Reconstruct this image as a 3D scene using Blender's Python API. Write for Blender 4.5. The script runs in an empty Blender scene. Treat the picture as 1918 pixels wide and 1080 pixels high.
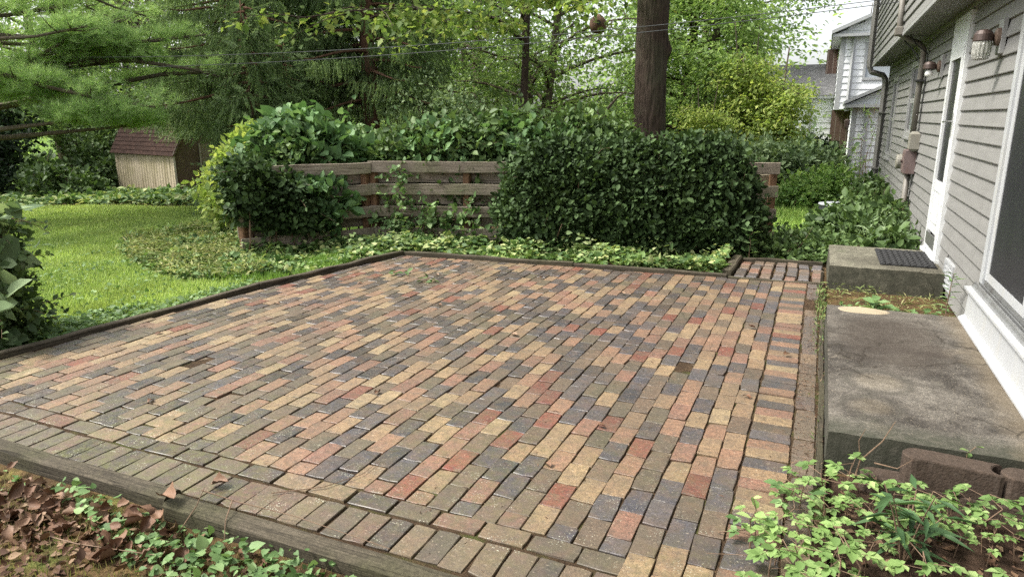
import bpy, math, random
import numpy as np
from math import radians, sin, cos, pi

# ------------------------------------------------------------------ camera, sky, sun, exposure
scene = bpy.context.scene
COL = scene.collection
CAMLOC = (0.0, 0.0, 1.55)
PITCH, YAW = 13.953, 23.628
cam = bpy.data.cameras.new('camera')
camo = bpy.data.objects.new('camera', cam)
COL.objects.link(camo)
camo.location = CAMLOC
camo.rotation_euler = (radians(90 - PITCH), 0, radians(YAW))
cam.sensor_width = 36.0
cam.lens = 1300.0 / 1918.0 * 36.0
cam.clip_start = 0.05
cam.clip_end = 2000
scene.camera = camo

SUN_EL, SUN_AZ = 54.0, -112.0            # azimuth measured from +Y towards +X
world = bpy.data.worlds.new('World')
scene.world = world
world.use_nodes = True
wn, wl = world.node_tree.nodes, world.node_tree.links
wn.clear()
sky = wn.new('ShaderNodeTexSky')
sky.sky_type = 'NISHITA'
sky.sun_disc = False
sky.sun_elevation = radians(SUN_EL)
sky.sun_rotation = radians(SUN_AZ)
sky.air_density = 1.0
sky.dust_density = 4.0
sky.ozone_density = 1.0
hs = wn.new('ShaderNodeHueSaturation')      # thin cloud: the blue is washed out evenly over the whole sky
hs.inputs['Saturation'].default_value = 0.22
bg = wn.new('ShaderNodeBackground')
bg.inputs['Strength'].default_value = 0.15
wo = wn.new('ShaderNodeOutputWorld')
wl.new(sky.outputs[0], hs.inputs['Color'])
wl.new(hs.outputs[0], bg.inputs[0])
wl.new(bg.outputs[0], wo.inputs[0])

sun = bpy.data.lights.new('sun', 'SUN')
sun.energy = 2.2
sun.angle = radians(12)
sun.color = (1.0, 0.95, 0.87)
suno = bpy.data.objects.new('sun', sun)
COL.objects.link(suno)
suno.location = (-8, 8, 14)
suno.rotation_euler = (radians(90 - SUN_EL), 0, radians(180 - SUN_AZ))

scene.view_settings.view_transform = 'Standard'
scene.view_settings.look = 'None'
scene.view_settings.exposure = 1.45
scene.view_settings.gamma = 1.0
scene.view_settings.use_curve_mapping = False
scene.render.engine = 'CYCLES'
cy = scene.cycles
cy.use_denoising = False
cy.use_adaptive_sampling = False
try:
    cy.sampling_pattern = 'BLUE_NOISE'
except Exception:
    pass
cy.max_bounces = 6
cy.diffuse_bounces = 3
cy.glossy_bounces = 3
cy.transmission_bounces = 4
cy.transparent_max_bounces = 4
cy.caustics_reflective = False
cy.caustics_refractive = False

# ------------------------------------------------------------------ helpers
WL = {}                                   # object -> world location (all parents are unrotated Empties or meshes)


def S(h):
    h = h.lstrip('#')
    out = []
    for i in (0, 2, 4):
        c = int(h[i:i + 2], 16) / 255.0
        out.append(c / 12.92 if c <= 0.04045 else ((c + 0.055) / 1.055) ** 2.4)
    return tuple(out)


def tag(o, label=None, cat=None, group=None, kind=None):
    if label: o['label'] = label
    if cat: o['category'] = cat
    if group: o['group'] = group
    if kind: o['kind'] = kind
    return o


def link(o, parent, wloc):
    COL.objects.link(o)
    wloc = np.array(wloc, float)
    if parent is not None:
        o.parent = parent
        o.location = wloc - WL[parent.name]
    else:
        o.location = wloc
    WL[o.name] = wloc
    return o


def empty(name, loc, label, cat, group=None):
    o = bpy.data.objects.new(name, None)
    o.empty_display_size = 0.2
    link(o, None, loc)
    return tag(o, label, cat, group)


def mesh_np(name, V, F, mat, smooth=False):
    """V (n,3); F (m,k) all faces with k corners, or a python list of mixed faces"""
    me = bpy.data.meshes.new(name)
    if isinstance(F, list):
        me.from_pydata([tuple(v) for v in V], [], F)
    else:
        V = np.asarray(V, np.float32); F = np.asarray(F, np.int32)
        k = F.shape[1]
        me.vertices.add(len(V)); me.loops.add(F.size); me.polygons.add(len(F))
        me.vertices.foreach_set('co', V.ravel())
        me.loops.foreach_set('vertex_index', F.ravel())
        me.polygons.foreach_set('loop_start', np.arange(0, F.size, k, dtype=np.int32))
        me.update(calc_edges=True)
    if smooth:
        me.polygons.foreach_set('use_smooth', np.ones(len(me.polygons), bool))
    for m in (mat if isinstance(mat, (list, tuple)) else [mat]):
        me.materials.append(m)
    return me


def obj(name, V, F, mat, parent=None, origin=None, smooth=False):
    """one mesh object from WORLD coordinates; its origin is the parent's place unless given"""
    if origin is None:
        origin = WL[parent.name] if parent is not None else (0, 0, 0)
    V = np.asarray(V, float) - np.array(origin, float)
    o = bpy.data.objects.new(name, mesh_np(name, V, F, mat, smooth))
    return link(o, parent, origin)


class MB:
    def __init__(s): s.V = []; s.F = []

    def add(s, V, F):
        n = len(s.V)
        s.V += [tuple(v) for v in V]
        s.F += [tuple(i + n for i in f) for f in F]
        return s

    def box(s, a, b, bev=0.0):
        (x0, y0, z0), (x1, y1, z1) = np.minimum(a, b), np.maximum(a, b)
        if bev <= 0:
            V = [(x, y, z) for z in (z0, z1) for y in (y0, y1) for x in (x0, x1)]
            F = [(0, 2, 3, 1), (4, 5, 7, 6), (0, 1, 5, 4), (2, 6, 7, 3), (0, 4, 6, 2), (1, 3, 7, 5)]
            return s.add(V, F)
        e = bev
        V = []
        for z, i in ((z0, e), (z0 + e, 0), (z1 - e, 0), (z1, e)):
            V += [(x0 + i, y0 + i, z), (x1 - i, y0 + i, z), (x1 - i, y1 - i, z), (x0 + i, y1 - i, z)]
        F = [(3, 2, 1, 0), (12, 13, 14, 15)]
        for r in range(3):
            for k in range(4):
                a0 = r * 4 + k; b0 = r * 4 + (k + 1) % 4
                F.append((a0, b0, b0 + 4, a0 + 4))
        return s.add(V, F)

    def tube(s, P, R, n=8, cap=True):
        V, F = tube(P, R, n, cap)
        return s.add(V, F)

    def prism(s, poly, z0, z1, bev=0.0):
        """vertical prism of an xy polygon (counter-clockwise)"""
        n = len(poly)
        c = np.mean(np.array(poly), 0)
        V = [(x, y, z0) for x, y in poly]
        if bev > 0:
            V += [(x, y, z1 - bev) for x, y in poly]
            V += [tuple(np.array(p) + (c - np.array(p)) / np.linalg.norm(c - np.array(p)) * bev) + (z1,) for p in poly]
            L = 3
        else:
            V += [(x, y, z1) for x, y in poly]; L = 2
        F = [tuple(range(n))[::-1], tuple(range((L - 1) * n, L * n))]
        for l in range(L - 1):
            for k in range(n):
                F.append((l * n + k, l * n + (k + 1) % n, (l + 1) * n + (k + 1) % n, (l + 1) * n + k))
        return s.add(V, F)

    def obj(s, name, mat, parent=None, origin=None, smooth=False):
        return obj(name, s.V, s.F, mat, parent, origin, smooth)


def tube(P, R, n=8, cap=True):
    P = np.asarray(P, float)
    R = np.full(len(P), R, float) if np.isscalar(R) else np.asarray(R, float)
    V, F = [], []
    T = np.gradient(P, axis=0)
    T /= np.linalg.norm(T, axis=1)[:, None] + 1e-9
    ref = np.array([1.0, 0, 0]) if abs(T[0][0]) < 0.8 else np.array([0, 1.0, 0])
    u = np.cross(T[0], ref); u /= np.linalg.norm(u)
    for i in range(len(P)):
        u = u - T[i] * np.dot(u, T[i]); u /= np.linalg.norm(u) + 1e-9
        v = np.cross(T[i], u)
        for k in range(n):
            a = 2 * pi * k / n
            V.append(P[i] + R[i] * (cos(a) * u + sin(a) * v))
    for i in range(len(P) - 1):
        for k in range(n):
            F.append((i * n + k, i * n + (k + 1) % n, (i + 1) * n + (k + 1) % n, (i + 1) * n + k))
    if cap:
        F.append(tuple(range(n))[::-1])
        F.append(tuple(range((len(P) - 1) * n, len(P) * n)))
    return V, F


_rl = np.random.default_rng(5).random((64, 64, 64))


def vnoise(P):
    P = np.asarray(P, float)
    i = np.floor(P).astype(int); f = P - i; f = f * f * (3 - 2 * f)
    out = 0
    for a in (0, 1):
        for b in (0, 1):
            for c in (0, 1):
                w = (f[..., 0] if a else 1 - f[..., 0]) * (f[..., 1] if b else 1 - f[..., 1]) * (f[..., 2] if c else 1 - f[..., 2])
                out = out + w * _rl[(i[..., 0] + a) % 64, (i[..., 1] + b) % 64, (i[..., 2] + c) % 64]
    return out * 2 - 1


def n2(x, y, s, seed=0.0):
    x = np.asarray(x, float)
    return vnoise(np.stack([x * s + seed, np.asarray(y, float) * s + seed * 1.7, np.full(x.shape, seed)], -1))


# ------------------------------------------------------------------ procedural materials
class NT:
    def __init__(s, name):
        s.m = bpy.data.materials.new(name); s.m.use_nodes = True
        s.n, s.l = s.m.node_tree.nodes, s.m.node_tree.links
        s.n.clear()
        s.out = s.n.new('ShaderNodeOutputMaterial')

    def node(s, t, **kw):
        nd = s.n.new(t)
        for k, v in kw.items(): setattr(nd, k, v)
        return nd

    def set(s, sock, v):
        if hasattr(v, 'is_output'): s.l.new(v, sock)
        elif isinstance(v, (tuple, list)) and len(v) == 3 and sock.type == 'RGBA': sock.default_value = (*v, 1)
        else: sock.default_value = v

    def coord(s, kind='pos', scale=(1, 1, 1), rnd=False):
        if kind == 'pos': c = s.node('ShaderNodeNewGeometry').outputs['Position']
        else: c = s.node('ShaderNodeTexCoord').outputs['Object']
        if rnd:
            oi = s.node('ShaderNodeObjectInfo')
            mu = s.node('ShaderNodeMath', operation='MULTIPLY'); s.set(mu.inputs[0], oi.outputs['Random']); mu.inputs[1].default_value = 57.0
            ad = s.node('ShaderNodeVectorMath', operation='ADD'); s.set(ad.inputs[0], c); s.set(ad.inputs[1], mu.outputs[0]); c = ad.outputs[0]
        mp = s.node('ShaderNodeMapping'); s.set(mp.inputs['Vector'], c); mp.inputs['Scale'].default_value = scale
        return mp.outputs[0]

    def noise(s, c, scale, detail=4, rough=0.6, dist=0.0):
        t = s.node('ShaderNodeTexNoise'); s.set(t.inputs['Vector'], c)
        t.inputs['Scale'].default_value = scale; t.inputs['Detail'].default_value = detail
        t.inputs['Roughness'].default_value = rough; t.inputs['Distortion'].default_value = dist
        return t.outputs['Fac']

    def vor(s, c, scale, feature='F1'):
        t = s.node('ShaderNodeTexVoronoi', feature=feature); s.set(t.inputs['Vector'], c); t.inputs['Scale'].default_value = scale
        return t.outputs['Distance']

    def ramp(s, f, stops, interp='LINEAR'):
        r = s.node('ShaderNodeValToRGB'); s.set(r.inputs[0], f)
        e = r.color_ramp; e.interpolation = interp
        while len(e.elements) < len(stops): e.elements.new(0.5)
        for el, (p, c) in zip(e.elements, stops):
            el.position = p
            el.color = (c, c, c, 1) if np.isscalar(c) else (*c, 1)
        return r.outputs[0]

    def mix(s, f, a, b, mode='MIX'):
        m = s.node('ShaderNodeMix', data_type='RGBA', blend_type=mode)
        s.set(m.inputs[0], f); s.set(m.inputs[6], a); s.set(m.inputs[7], b)
        return m.outputs[2]

    def math(s, op, a, b=0.0):
        m = s.node('ShaderNodeMath', operation=op); s.set(m.inputs[0], a); s.set(m.inputs[1], b)
        return m.outputs[0]

    def bump(s, h, strength, dist=0.01):
        b = s.node('ShaderNodeBump'); s.set(b.inputs['Height'], h)
        b.inputs['Strength'].default_value = strength; b.inputs['Distance'].default_value = dist
        return b.outputs[0]

    def bsdf(s, col, rough=0.7, normal=None, spec=0.5, **kw):
        p = s.node('ShaderNodeBsdfPrincipled')
        s.set(p.inputs['Base Color'], col); s.set(p.inputs['Roughness'], rough)
        p.inputs['Specular IOR Level'].default_value = spec
        if normal is not None: s.set(p.inputs['Normal'], normal)
        for k, v in kw.items(): s.set(p.inputs[k], v)
        return p.outputs[0]

    def done(s, sh):
        s.l.new(sh, s.out.inputs[0]); return s.m


def mute(c, k=.16):
    l = .3 * c[0] + .6 * c[1] + .1 * c[2]
    return tuple(v * (1 - k) + l * k for v in c)


def leaf_mat(name, cols, transl=0.30, rough=0.42, patch=0.6, spec=0.4, pcol=None):
    rough = min(.75, rough + .14); spec *= .6
    """leaf by leaf colour (random per island) with patchy drift across the plant"""
    t = NT(name)
    g = t.node('ShaderNodeNewGeometry')
    n = len(cols)
    c = t.ramp(g.outputs['Random Per Island'], [(i / max(1, n - 1), mute(S(h))) for i, h in enumerate(cols)])
    ns = t.noise(t.coord('pos'), patch, 3)
    c = t.mix(1.0, c, t.ramp(ns, [(0.3, (0.62, 0.66, 0.6)), (0.7, (1.25, 1.2, 1.1))]), 'MULTIPLY')
    if pcol:
        c = t.mix(t.ramp(t.noise(t.coord('pos', (1, 1, 1)), patch * 1.9, 2), [(0.52, 0.0), (0.66, 0.75)]), c, S(pcol))
    b = t.bsdf(c, rough, spec=spec)
    tr = t.node('ShaderNodeBsdfTranslucent')
    t.set(tr.inputs[0], t.mix(1.0, c, (1.12, 1.15, 0.72), 'MULTIPLY'))
    m = t.node('ShaderNodeMixShader'); m.inputs[0].default_value = transl
    t.l.new(b, m.inputs[1]); t.l.new(tr.outputs[0], m.inputs[2])
    return t.done(m.outputs[0])


def bark_mat(name, c0, c1, sc=(9, 9, 1.6), bump=0.9):
    t = NT(name)
    c = t.coord('pos', sc)
    v = t.vor(c, 1.6); n = t.noise(c, 2.2, 6, 0.7)
    h = t.math('ADD', t.math('MULTIPLY', v, 0.8), n)
    col = t.mix(t.ramp(h, [(0.35, 0.0), (1.0, 1.0)]), S(c0), S(c1))
    col = t.mix(t.ramp(t.noise(t.coord('pos'), 1.3, 3), [(0.5, 0.0), (0.75, 0.35)]), col, S('#5f6450'))
    return t.done(t.bsdf(col, 0.9, t.bump(h, bump, 0.02), 0.2))


def brick_mat(name, attr):
    """per-brick clay colour comes in as an attribute / object colour; speckle, scuffs, lichen and moss sit on top"""
    t = NT(name)
    if attr:
        a = t.node('ShaderNodeAttribute'); a.attribute_name = 'clay'; base = a.outputs['Color']; al = a.outputs['Alpha']
    else:
        a = t.node('ShaderNodeObjectInfo'); base = a.outputs['Color']; al = a.outputs['Alpha']
    c = t.coord('pos')
    fine = t.noise(c, 170, 3, 0.7); mid = t.noise(c, 34, 5, 0.65); big = t.noise(c, 6.5, 4, 0.6); wide = t.noise(c, 0.9, 3, 0.55)
    col = t.mix(1.0, base, t.ramp(mid, [(0.28, (0.62, 0.60, 0.58)), (0.5, (1, 1, 1)), (0.75, (1.2, 1.17, 1.12))]), 'MULTIPLY')
    col = t.mix(t.ramp(fine, [(0.38, 0.85), (0.50, 0.0)]), col, t.mix(1.0, col, (0.35, 0.32, 0.30), 'MULTIPLY'))
    col = t.mix(t.ramp(t.noise(c, 90, 2, 0.5), [(0.62, 0.0), (0.72, 0.35)]), col, S('#c3b39a'))
    # firing marks: one end of a brick is often flashed darker or warmer than the other
    col = t.mix(t.ramp(t.noise(c, 10, 3, 0.5, 0.6), [(0.45, 0.0), (0.62, 0.55)]), col, t.mix(0.5, col, S('#6f5540')))
    col = t.mix(t.ramp(t.noise(c, 13, 4, 0.6, 0.4), [(0.56, 0.0), (0.70, 0.55)]), col, t.mix(0.6, col, S('#3e3b3a')))
    # grime: brownish film where soil has washed over the surface
    col = t.mix(t.math('MULTIPLY', t.ramp(big, [(0.36, 0.0), (0.66, 1.0)]), 0.42), col, S('#564b3d'))
    col = t.mix(t.math('MULTIPLY', t.ramp(t.noise(c, 55, 6, 0.75), [(0.50, 0.0), (0.62, 1.0)]), 0.5), col, S('#3f382f'))
    col = t.mix(t.math('MULTIPLY', t.ramp(t.noise(c, 1.7, 5, 0.65), [(0.48, 0.0), (0.68, 1.0)]), t.ramp(t.noise(c, 28, 5, 0.7), [(0.35, 0.25), (0.65, 0.75)])), col, S('#4a4034'))
    # lichen dots and moss bloom; strongest along the front and left edge of the patio where it stays damp
    sx = t.node('ShaderNodeSeparateXYZ'); t.set(sx.inputs[0], t.node('ShaderNodeNewGeometry').outputs['Position'])
    damp = t.math('ADD', t.ramp(t.math('MULTIPLY', t.math('SUBTRACT', 3.5, sx.outputs['Y']), 0.5), [(0.0, 0.0), (0.8, 1.0)]),
                  t.math('MULTIPLY', t.ramp(t.math('MULTIPLY', t.math('SUBTRACT', -1.2, sx.outputs['X']), 0.5), [(0.0, 0.0), (1.0, 1.0)]), 0.38))
    moss = t.math('MULTIPLY', t.ramp(wide, [(0.36, 0.0), (0.58, 1.0)]), t.ramp(t.noise(c, 15, 5, 0.7), [(0.40, 0.0), (0.65, 1.0)]))
    moss = t.math('MULTIPLY', moss, t.math('ADD', t.math('MULTIPLY', damp, 0.52), 0.10))
    col = t.mix(moss, col, S('#54542c'))
    lich = t.math('MULTIPLY', t.ramp(t.vor(c, 95), [(0.16, 1.0), (0.26, 0.0)]), t.ramp(t.noise(c, 7, 3), [(0.52, 0.0), (0.66, 0.8)]))
    lich = t.math('MULTIPLY', lich, t.math('ADD', t.math('MULTIPLY', damp, 0.9), 0.05))
    col = t.mix(lich, col, S('#b9bba6'))
    h = t.math('ADD', t.math('MULTIPLY', fine, 0.5), mid)
    rough = t.ramp(t.math('ADD', t.math('MULTIPLY', mid, 0.5), t.math('MULTIPLY', al, 0.5)), [(0.2, 0.30), (0.85, 0.74)])
    return t.done(t.bsdf(col, rough, t.bump(h, 0.45, 0.005), 0.6))


def wood_mat(name, c0, c1, c2, algae=None, axis=0, rnd=True):
    t = NT(name)
    sc = [38, 38, 38]; sc[axis] = 1.5
    c = t.coord('obj', tuple(sc), rnd)
    g = t.noise(c, 2.0, 6, 0.7, 0.6); w = t.noise(t.coord('obj', (2, 2, 2), rnd), 1.4, 4)
    col = t.ramp(g, [(0.28, S(c0)), (0.5, S(c1)), (0.72, S(c2))])
    if algae:
        col = t.mix(t.ramp(w, [(0.45, 0.0), (0.7, 0.7)]), col, S(algae))
    oi = t.node('ShaderNodeObjectInfo')
    col = t.mix(1.0, col, t.ramp(oi.outputs['Random'], [(0, 0.8), (1, 1.15)]), 'MULTIPLY')
    col = t.mix(1.0, col, t.ramp(t.noise(t.coord('obj', (60, 60, 60), rnd), 1.0, 4, .7), [(.3, .6), (.7, 1.35)]), 'MULTIPLY')
    cr = t.ramp(t.noise(c, 1.9, 3, 0.5), [(0.33, 0.0), (0.39, 1.0)])
    col = t.mix(cr, t.mix(1.0, col, (0.35, 0.33, 0.3), 'MULTIPLY'), col)
    return t.done(t.bsdf(col, 0.88, t.bump(t.math('MULTIPLY', g, cr), 0.7, 0.008), 0.25))


def plain(name, c, rough=0.5, var=0.15, scale=3.0, metal=0.0, spec=0.5, dirt=None, bump=0.0, bscale=40):
    t = NT(name)
    p = t.coord('pos')
    n = t.noise(p, scale, 5, 0.6)
    col = t.mix(1.0, S(c), t.ramp(n, [(0.25, 1 - var), (0.75, 1 + var)]), 'MULTIPLY')
    if dirt:
        col = t.mix(t.ramp(t.noise(t.coord('pos', (1, 1, 0.35)), scale * 1.7, 6, 0.7), [(0.50, 0.0), (0.78, 0.6)]), col, S(dirt))
    nm = t.bump(t.noise(p, bscale, 4), bump, 0.004) if bump else None
    return t.done(t.bsdf(col, rough, nm, spec, Metallic=metal))


M = {}
M['brick'] = brick_mat('brick_clay', False)
M['brick_mass'] = brick_mat('brick_clay_mass', True)


def soil_mat(name, c0, c1, c2, sc=9.0, moss=None, bump=0.8):
    t = NT(name); c = t.coord('pos')
    n = t.noise(c, sc, 7, 0.7); f = t.noise(c, sc * 9, 4, 0.7)
    col = t.mix(1.0, t.ramp(n, [(0.3, S(c0)), (0.52, S(c1)), (0.72, S(c2))]), t.ramp(f, [(0.3, 0.65), (0.7, 1.25)]), 'MULTIPLY')
    if moss: col = t.mix(t.ramp(t.noise(c, sc * 0.35, 5), [(0.52, 0.0), (0.66, 0.8)]), col, S(moss))
    return t.done(t.bsdf(col, 0.95, t.bump(t.math('ADD', n, f), bump, 0.02), 0.15))


M['joint'] = soil_mat('joint_soil', '#30251d', '#463829', '#5a4936', 14, '#474d27')
M['bed_soil'] = soil_mat('bed_soil', '#2a211a', '#3f3127', '#57463a', 10)


def ground_mat():
    t = NT('ground_turf'); c = t.coord('pos')
    n = t.noise(c, 1.1, 6, 0.65); f = t.noise(c, 38, 5, 0.7)
    g = t.ramp(n, [(0.3, S('#42581f')), (0.5, S('#55702a')), (0.7, S('#6d7f36'))])
    g = t.mix(1.0, g, t.ramp(f, [(0.3, 0.55), (0.7, 1.3)]), 'MULTIPLY')
    d = t.ramp(t.noise(c, 5, 6, 0.7), [(0.3, S('#3b2f23')), (0.55, S('#58472f')), (0.75, S('#7a6843'))])
    d = t.mix(1.0, d, t.ramp(f, [(0.3, 0.6), (0.7, 1.3)]), 'MULTIPLY')
    a = t.node('ShaderNodeAttribute'); a.attribute_name = 'turf'
    k = t.math('ADD', a.outputs['Fac'], t.math('MULTIPLY', t.math('SUBTRACT', t.noise(c, 3.2, 5), 0.5), 0.9))
    col = t.mix(t.ramp(k, [(0.35, 0.0), (0.65, 1.0)]), d, g)
    return t.done(t.bsdf(col, 0.95, t.bump(f, 0.8, 0.03), 0.15))


M['ground'] = ground_mat()


def concrete_mat(name, base, dark, pale, moss, seed=0.0, stains=False):
    t = NT(name); c = t.coord('pos')
    mp = t.node('ShaderNodeMapping'); t.set(mp.inputs[0], c); mp.inputs['Location'].default_value = (seed, seed * .7, 0); c = mp.outputs[0]
    fine = t.noise(c, 120, 4, 0.7); mid = t.noise(c, 16, 6, 0.7); big = t.noise(c, 1.9, 6, 0.68, 0.5)
    col = t.mix(t.ramp(big, [(0.40, 0.0), (0.62, 1.0)]), S(base), S(dark))
    col = t.mix(t.ramp(t.noise(c, 3.1, 5, 0.6, 0.8), [(0.60, 0.0), (0.74, 0.55)]), col, S(pale))
    col = t.mix(t.ramp(t.noise(c, 4.3, 6, 0.7), [(0.58, 0.0), (0.76, 0.6)]), col, S(moss))
    col = t.mix(1.0, col, t.ramp(mid, [(0.25, 0.52), (0.75, 1.4)]), 'MULTIPLY')
    col = t.mix(1.0, col, t.ramp(fine, [(0.32, 0.45), (0.68, 1.5)]), 'MULTIPLY')
    col = t.mix(t.ramp(t.vor(c, 70), [(0.10, 0.5), (0.22, 0.0)]), col, S('#a89c86'))
    col = t.mix(t.ramp(t.noise(c, 48, 5, .75), [(0.56, 0.0), (0.66, 0.6)]), col, S('#36312a'))
    if stains:
        sp = t.node('ShaderNodeSeparateXYZ'); t.set(sp.inputs[0], t.node('ShaderNodeNewGeometry').outputs['Position'])
        nx = t.math('MULTIPLY', t.math('SUBTRACT', t.noise(t.coord('pos'), 4.5, 6, .7), .5), 1.0)

        def blob(cx, cy, rx, ry, soft=.5, k=1.0):
            a = t.math('DIVIDE', t.math('SUBTRACT', sp.outputs['X'], cx), rx); b = t.math('DIVIDE', t.math('SUBTRACT', sp.outputs['Y'], cy), ry)
            d = t.math('SQRT', t.math('ADD', t.math('MULTIPLY', a, a), t.math('MULTIPLY', b, b)))
            return t.math('ADD', d, t.math('MULTIPLY', nx, k))
        grain = t.ramp(t.noise(t.coord('pos', (1, 2.2, 1)), 26, 6, .75), [(.3, .45), (.6, 1.0)])
        col = t.mix(t.math('MULTIPLY', t.ramp(blob(.52, 4.85, .40, .75), [(.55, .85), (1.15, 0.0)]), grain), col, S('#3c352e'))
        for (cx, cy, rr_) in ((.40, 4.0, .15), (.34, 3.62, .12)):
            d = blob(cx, cy, rr_, rr_, k=.9)
            col = t.mix(t.math('MULTIPLY', t.ramp(d, [(.55, .17), (1.15, 0.0)]), grain), col, S('#a0937b'))
            col = t.mix(t.math('MULTIPLY', t.ramp(t.math('ABSOLUTE', t.math('SUBTRACT', d, 1.1)), [(.05, .6), (.22, 0.0)]), grain), col, S('#45423a'))
        col = t.mix(t.math('MULTIPLY', t.ramp(t.math('ADD', t.math('SUBTRACT', sp.outputs['Y'], 3.27), t.math('MULTIPLY', nx, .35)), [(.04, .9), (.20, 0.0)]), grain), col, S('#33352a'))
        col = t.mix(t.ramp(t.math('ADD', t.math('SUBTRACT', 1.0, sp.outputs['X']), t.math('MULTIPLY', nx, .2)), [(.03, .45), (.14, 0.0)]), col, S('#6f6350'))
    wv = t.node('ShaderNodeVectorMath', operation='ADD'); t.set(wv.inputs[0], c)
    nt = t.node('ShaderNodeTexNoise'); nt.inputs['Scale'].default_value = 5; nt.inputs['Detail'].default_value = 5; t.set(nt.inputs['Vector'], c)
    sc2 = t.node('ShaderNodeVectorMath', operation='SCALE'); t.set(sc2.inputs[0], nt.outputs['Color']); sc2.inputs['Scale'].default_value = .22
    t.set(wv.inputs[1], sc2.outputs[0])
    crk = t.math('MULTIPLY', t.ramp(t.vor(wv.outputs[0], 1.15, 'DISTANCE_TO_EDGE'), [(0.0, 0.8), (0.012, 0.0)]), t.ramp(big, [(.4, 0.0), (.55, 1.0)]))
    col = t.mix(crk, col, S('#262119'))
    # black algae film on the upright faces that stay wet
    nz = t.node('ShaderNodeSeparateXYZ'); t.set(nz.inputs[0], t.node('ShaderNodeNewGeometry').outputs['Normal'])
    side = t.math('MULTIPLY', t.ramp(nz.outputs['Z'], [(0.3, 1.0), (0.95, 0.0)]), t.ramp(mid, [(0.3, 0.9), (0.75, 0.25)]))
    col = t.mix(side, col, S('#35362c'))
    h = t.math('ADD', fine, mid)
    return t.done(t.bsdf(col, 0.9, t.bump(h, 0.5, 0.008), 0.25))


M['slab'] = concrete_mat('stoop_concrete', '#656058', '#38342f', '#83796a', '#474a39', 3.3, True)
M['step'] = concrete_mat('step_concrete', '#6b685a', '#504d42', '#7c7766', '#4e533c', 9.1)
M['block'] = plain('retaining_block', '#41372f', 0.95, 0.35, 45, bump=1.0, bscale=110, spec=0.2, dirt='#625850')
M['timber'] = wood_mat('edging_timber', '#2c2720', '#464034', '#61594c', '#44432e')
M['fence'] = wood_mat('fence_board', '#665c50', '#887d6f', '#a3998b', '#727256')
M['post'] = wood_mat('fence_post', '#513c2e', '#735842', '#8d7358', None, axis=2)


def siding_mat(name, c, streak):
    t = NT(name)
    p = t.coord('pos', (1, 0.7, 7)); n = t.noise(p, 3, 5, 0.6)
    col = t.mix(1.0, S(c), t.ramp(n, [(0.3, 0.90), (0.7, 1.07)]), 'MULTIPLY')
    col = t.mix(t.ramp(t.noise(t.coord('pos', (4, 4, 0.8)), 2.4, 6, 0.7), [(0.50, 0.0), (0.80, 0.40)]), col, S(streak))
    gr = t.noise(t.coord('pos', (30, 3, 60)), 3, 4)
    return t.done(t.bsdf(col, 0.55, t.bump(gr, 0.12, 0.003), 0.35))


M['siding'] = siding_mat('grey_siding', '#797875', '#64625f')
M['siding_white'] = siding_mat('white_siding', '#e4e6e8', '#cfd3d5')
M['trim'] = plain('white_trim', '#a0a2a3', 0.4, 0.06, 5, dirt='#a7a498')
M['trim_door_lifted'] = plain('door_white_shade_lift', '#c8cac9', 0.4, 0.05, 5, dirt='#aaa9a2')  # trim white lightened in colour to offset the shade on the storm door
M['trim_wall'] = plain('dull_trim', '#8b8b8a', 0.45, 0.08, 5, dirt='#8f8a7e')
M['soffit'] = plain('soffit_panel', '#75736f', 0.6, 0.1, 3, dirt='#7d776c')
M['alu'] = plain('track_aluminium', '#9b9c9b', 0.35, 0.1, 6, 0.7, dirt='#5a4d40')
M['downpipe'] = plain('downpipe_paint', '#73716d', 0.45, 0.1, 4)
M['conduit'] = plain('conduit_paint', '#6e6a62', 0.55, 0.15, 8, dirt='#6d5c4c')
M['meter_box'] = plain('meter_box_paint', '#655653', 0.6, 0.2, 9, dirt='#6a4636')
M['meter_grey'] = plain('meter_grey', '#7c796f', 0.5, 0.12, 9, dirt='#7d7566')
M['black_rubber'] = plain('mat_rubber', '#232323', 0.75, 0.3, 20)
M['cable'] = plain('cable_black', '#232322', 0.6, 0.1, 9)
M['wire'] = plain('wire_grey', '#3f4242', 0.7, 0.1, 9)
M['steel'] = plain('handle_metal', '#b9bab8', 0.28, 0.05, 9, 0.9)
M['lamp_cap'] = plain('lamp_cap_bronze', '#42352f', 0.5, 0.2, 25, 0.3)
M['lamp_mount'] = plain('lamp_mount_copper', '#6a5a4e', 0.5, 0.2, 25, 0.3)
M['bulb'] = plain('frosted_bulb', '#e4e4e0', 0.25, 0.03, 5)
M['kick'] = plain('door_kick_grey', '#6f6f6c', 0.35, 0.1, 8, 0.4)
M['roof'] = soil_mat('roof_shingle', '#4a4a4b', '#5f5f60', '#747474', 6)
M['shed_roof'] = soil_mat('shed_shingle', '#291d19', '#362721', '#45332b', 8)
M['plastic_dark'] = plain('drum_plastic', '#3a3d40', 0.45, 0.1, 5)
M['plastic_lid'] = plain('drum_lid', '#a8acae', 0.4, 0.1, 5)


def glass_dark(name, tint, rough=0.04, mesh=False):
    t = NT(name)
    if mesh:      # insect screen in front of the glass
        c = t.coord('pos')
        n = t.noise(c, 6, 4)
        return t.done(t.bsdf(t.mix(n, S('#1d1d21'), S('#2a2a2e')), 0.38, spec=0.5))
    return t.done(t.bsdf(S(tint), rough, spec=0.8))


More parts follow.
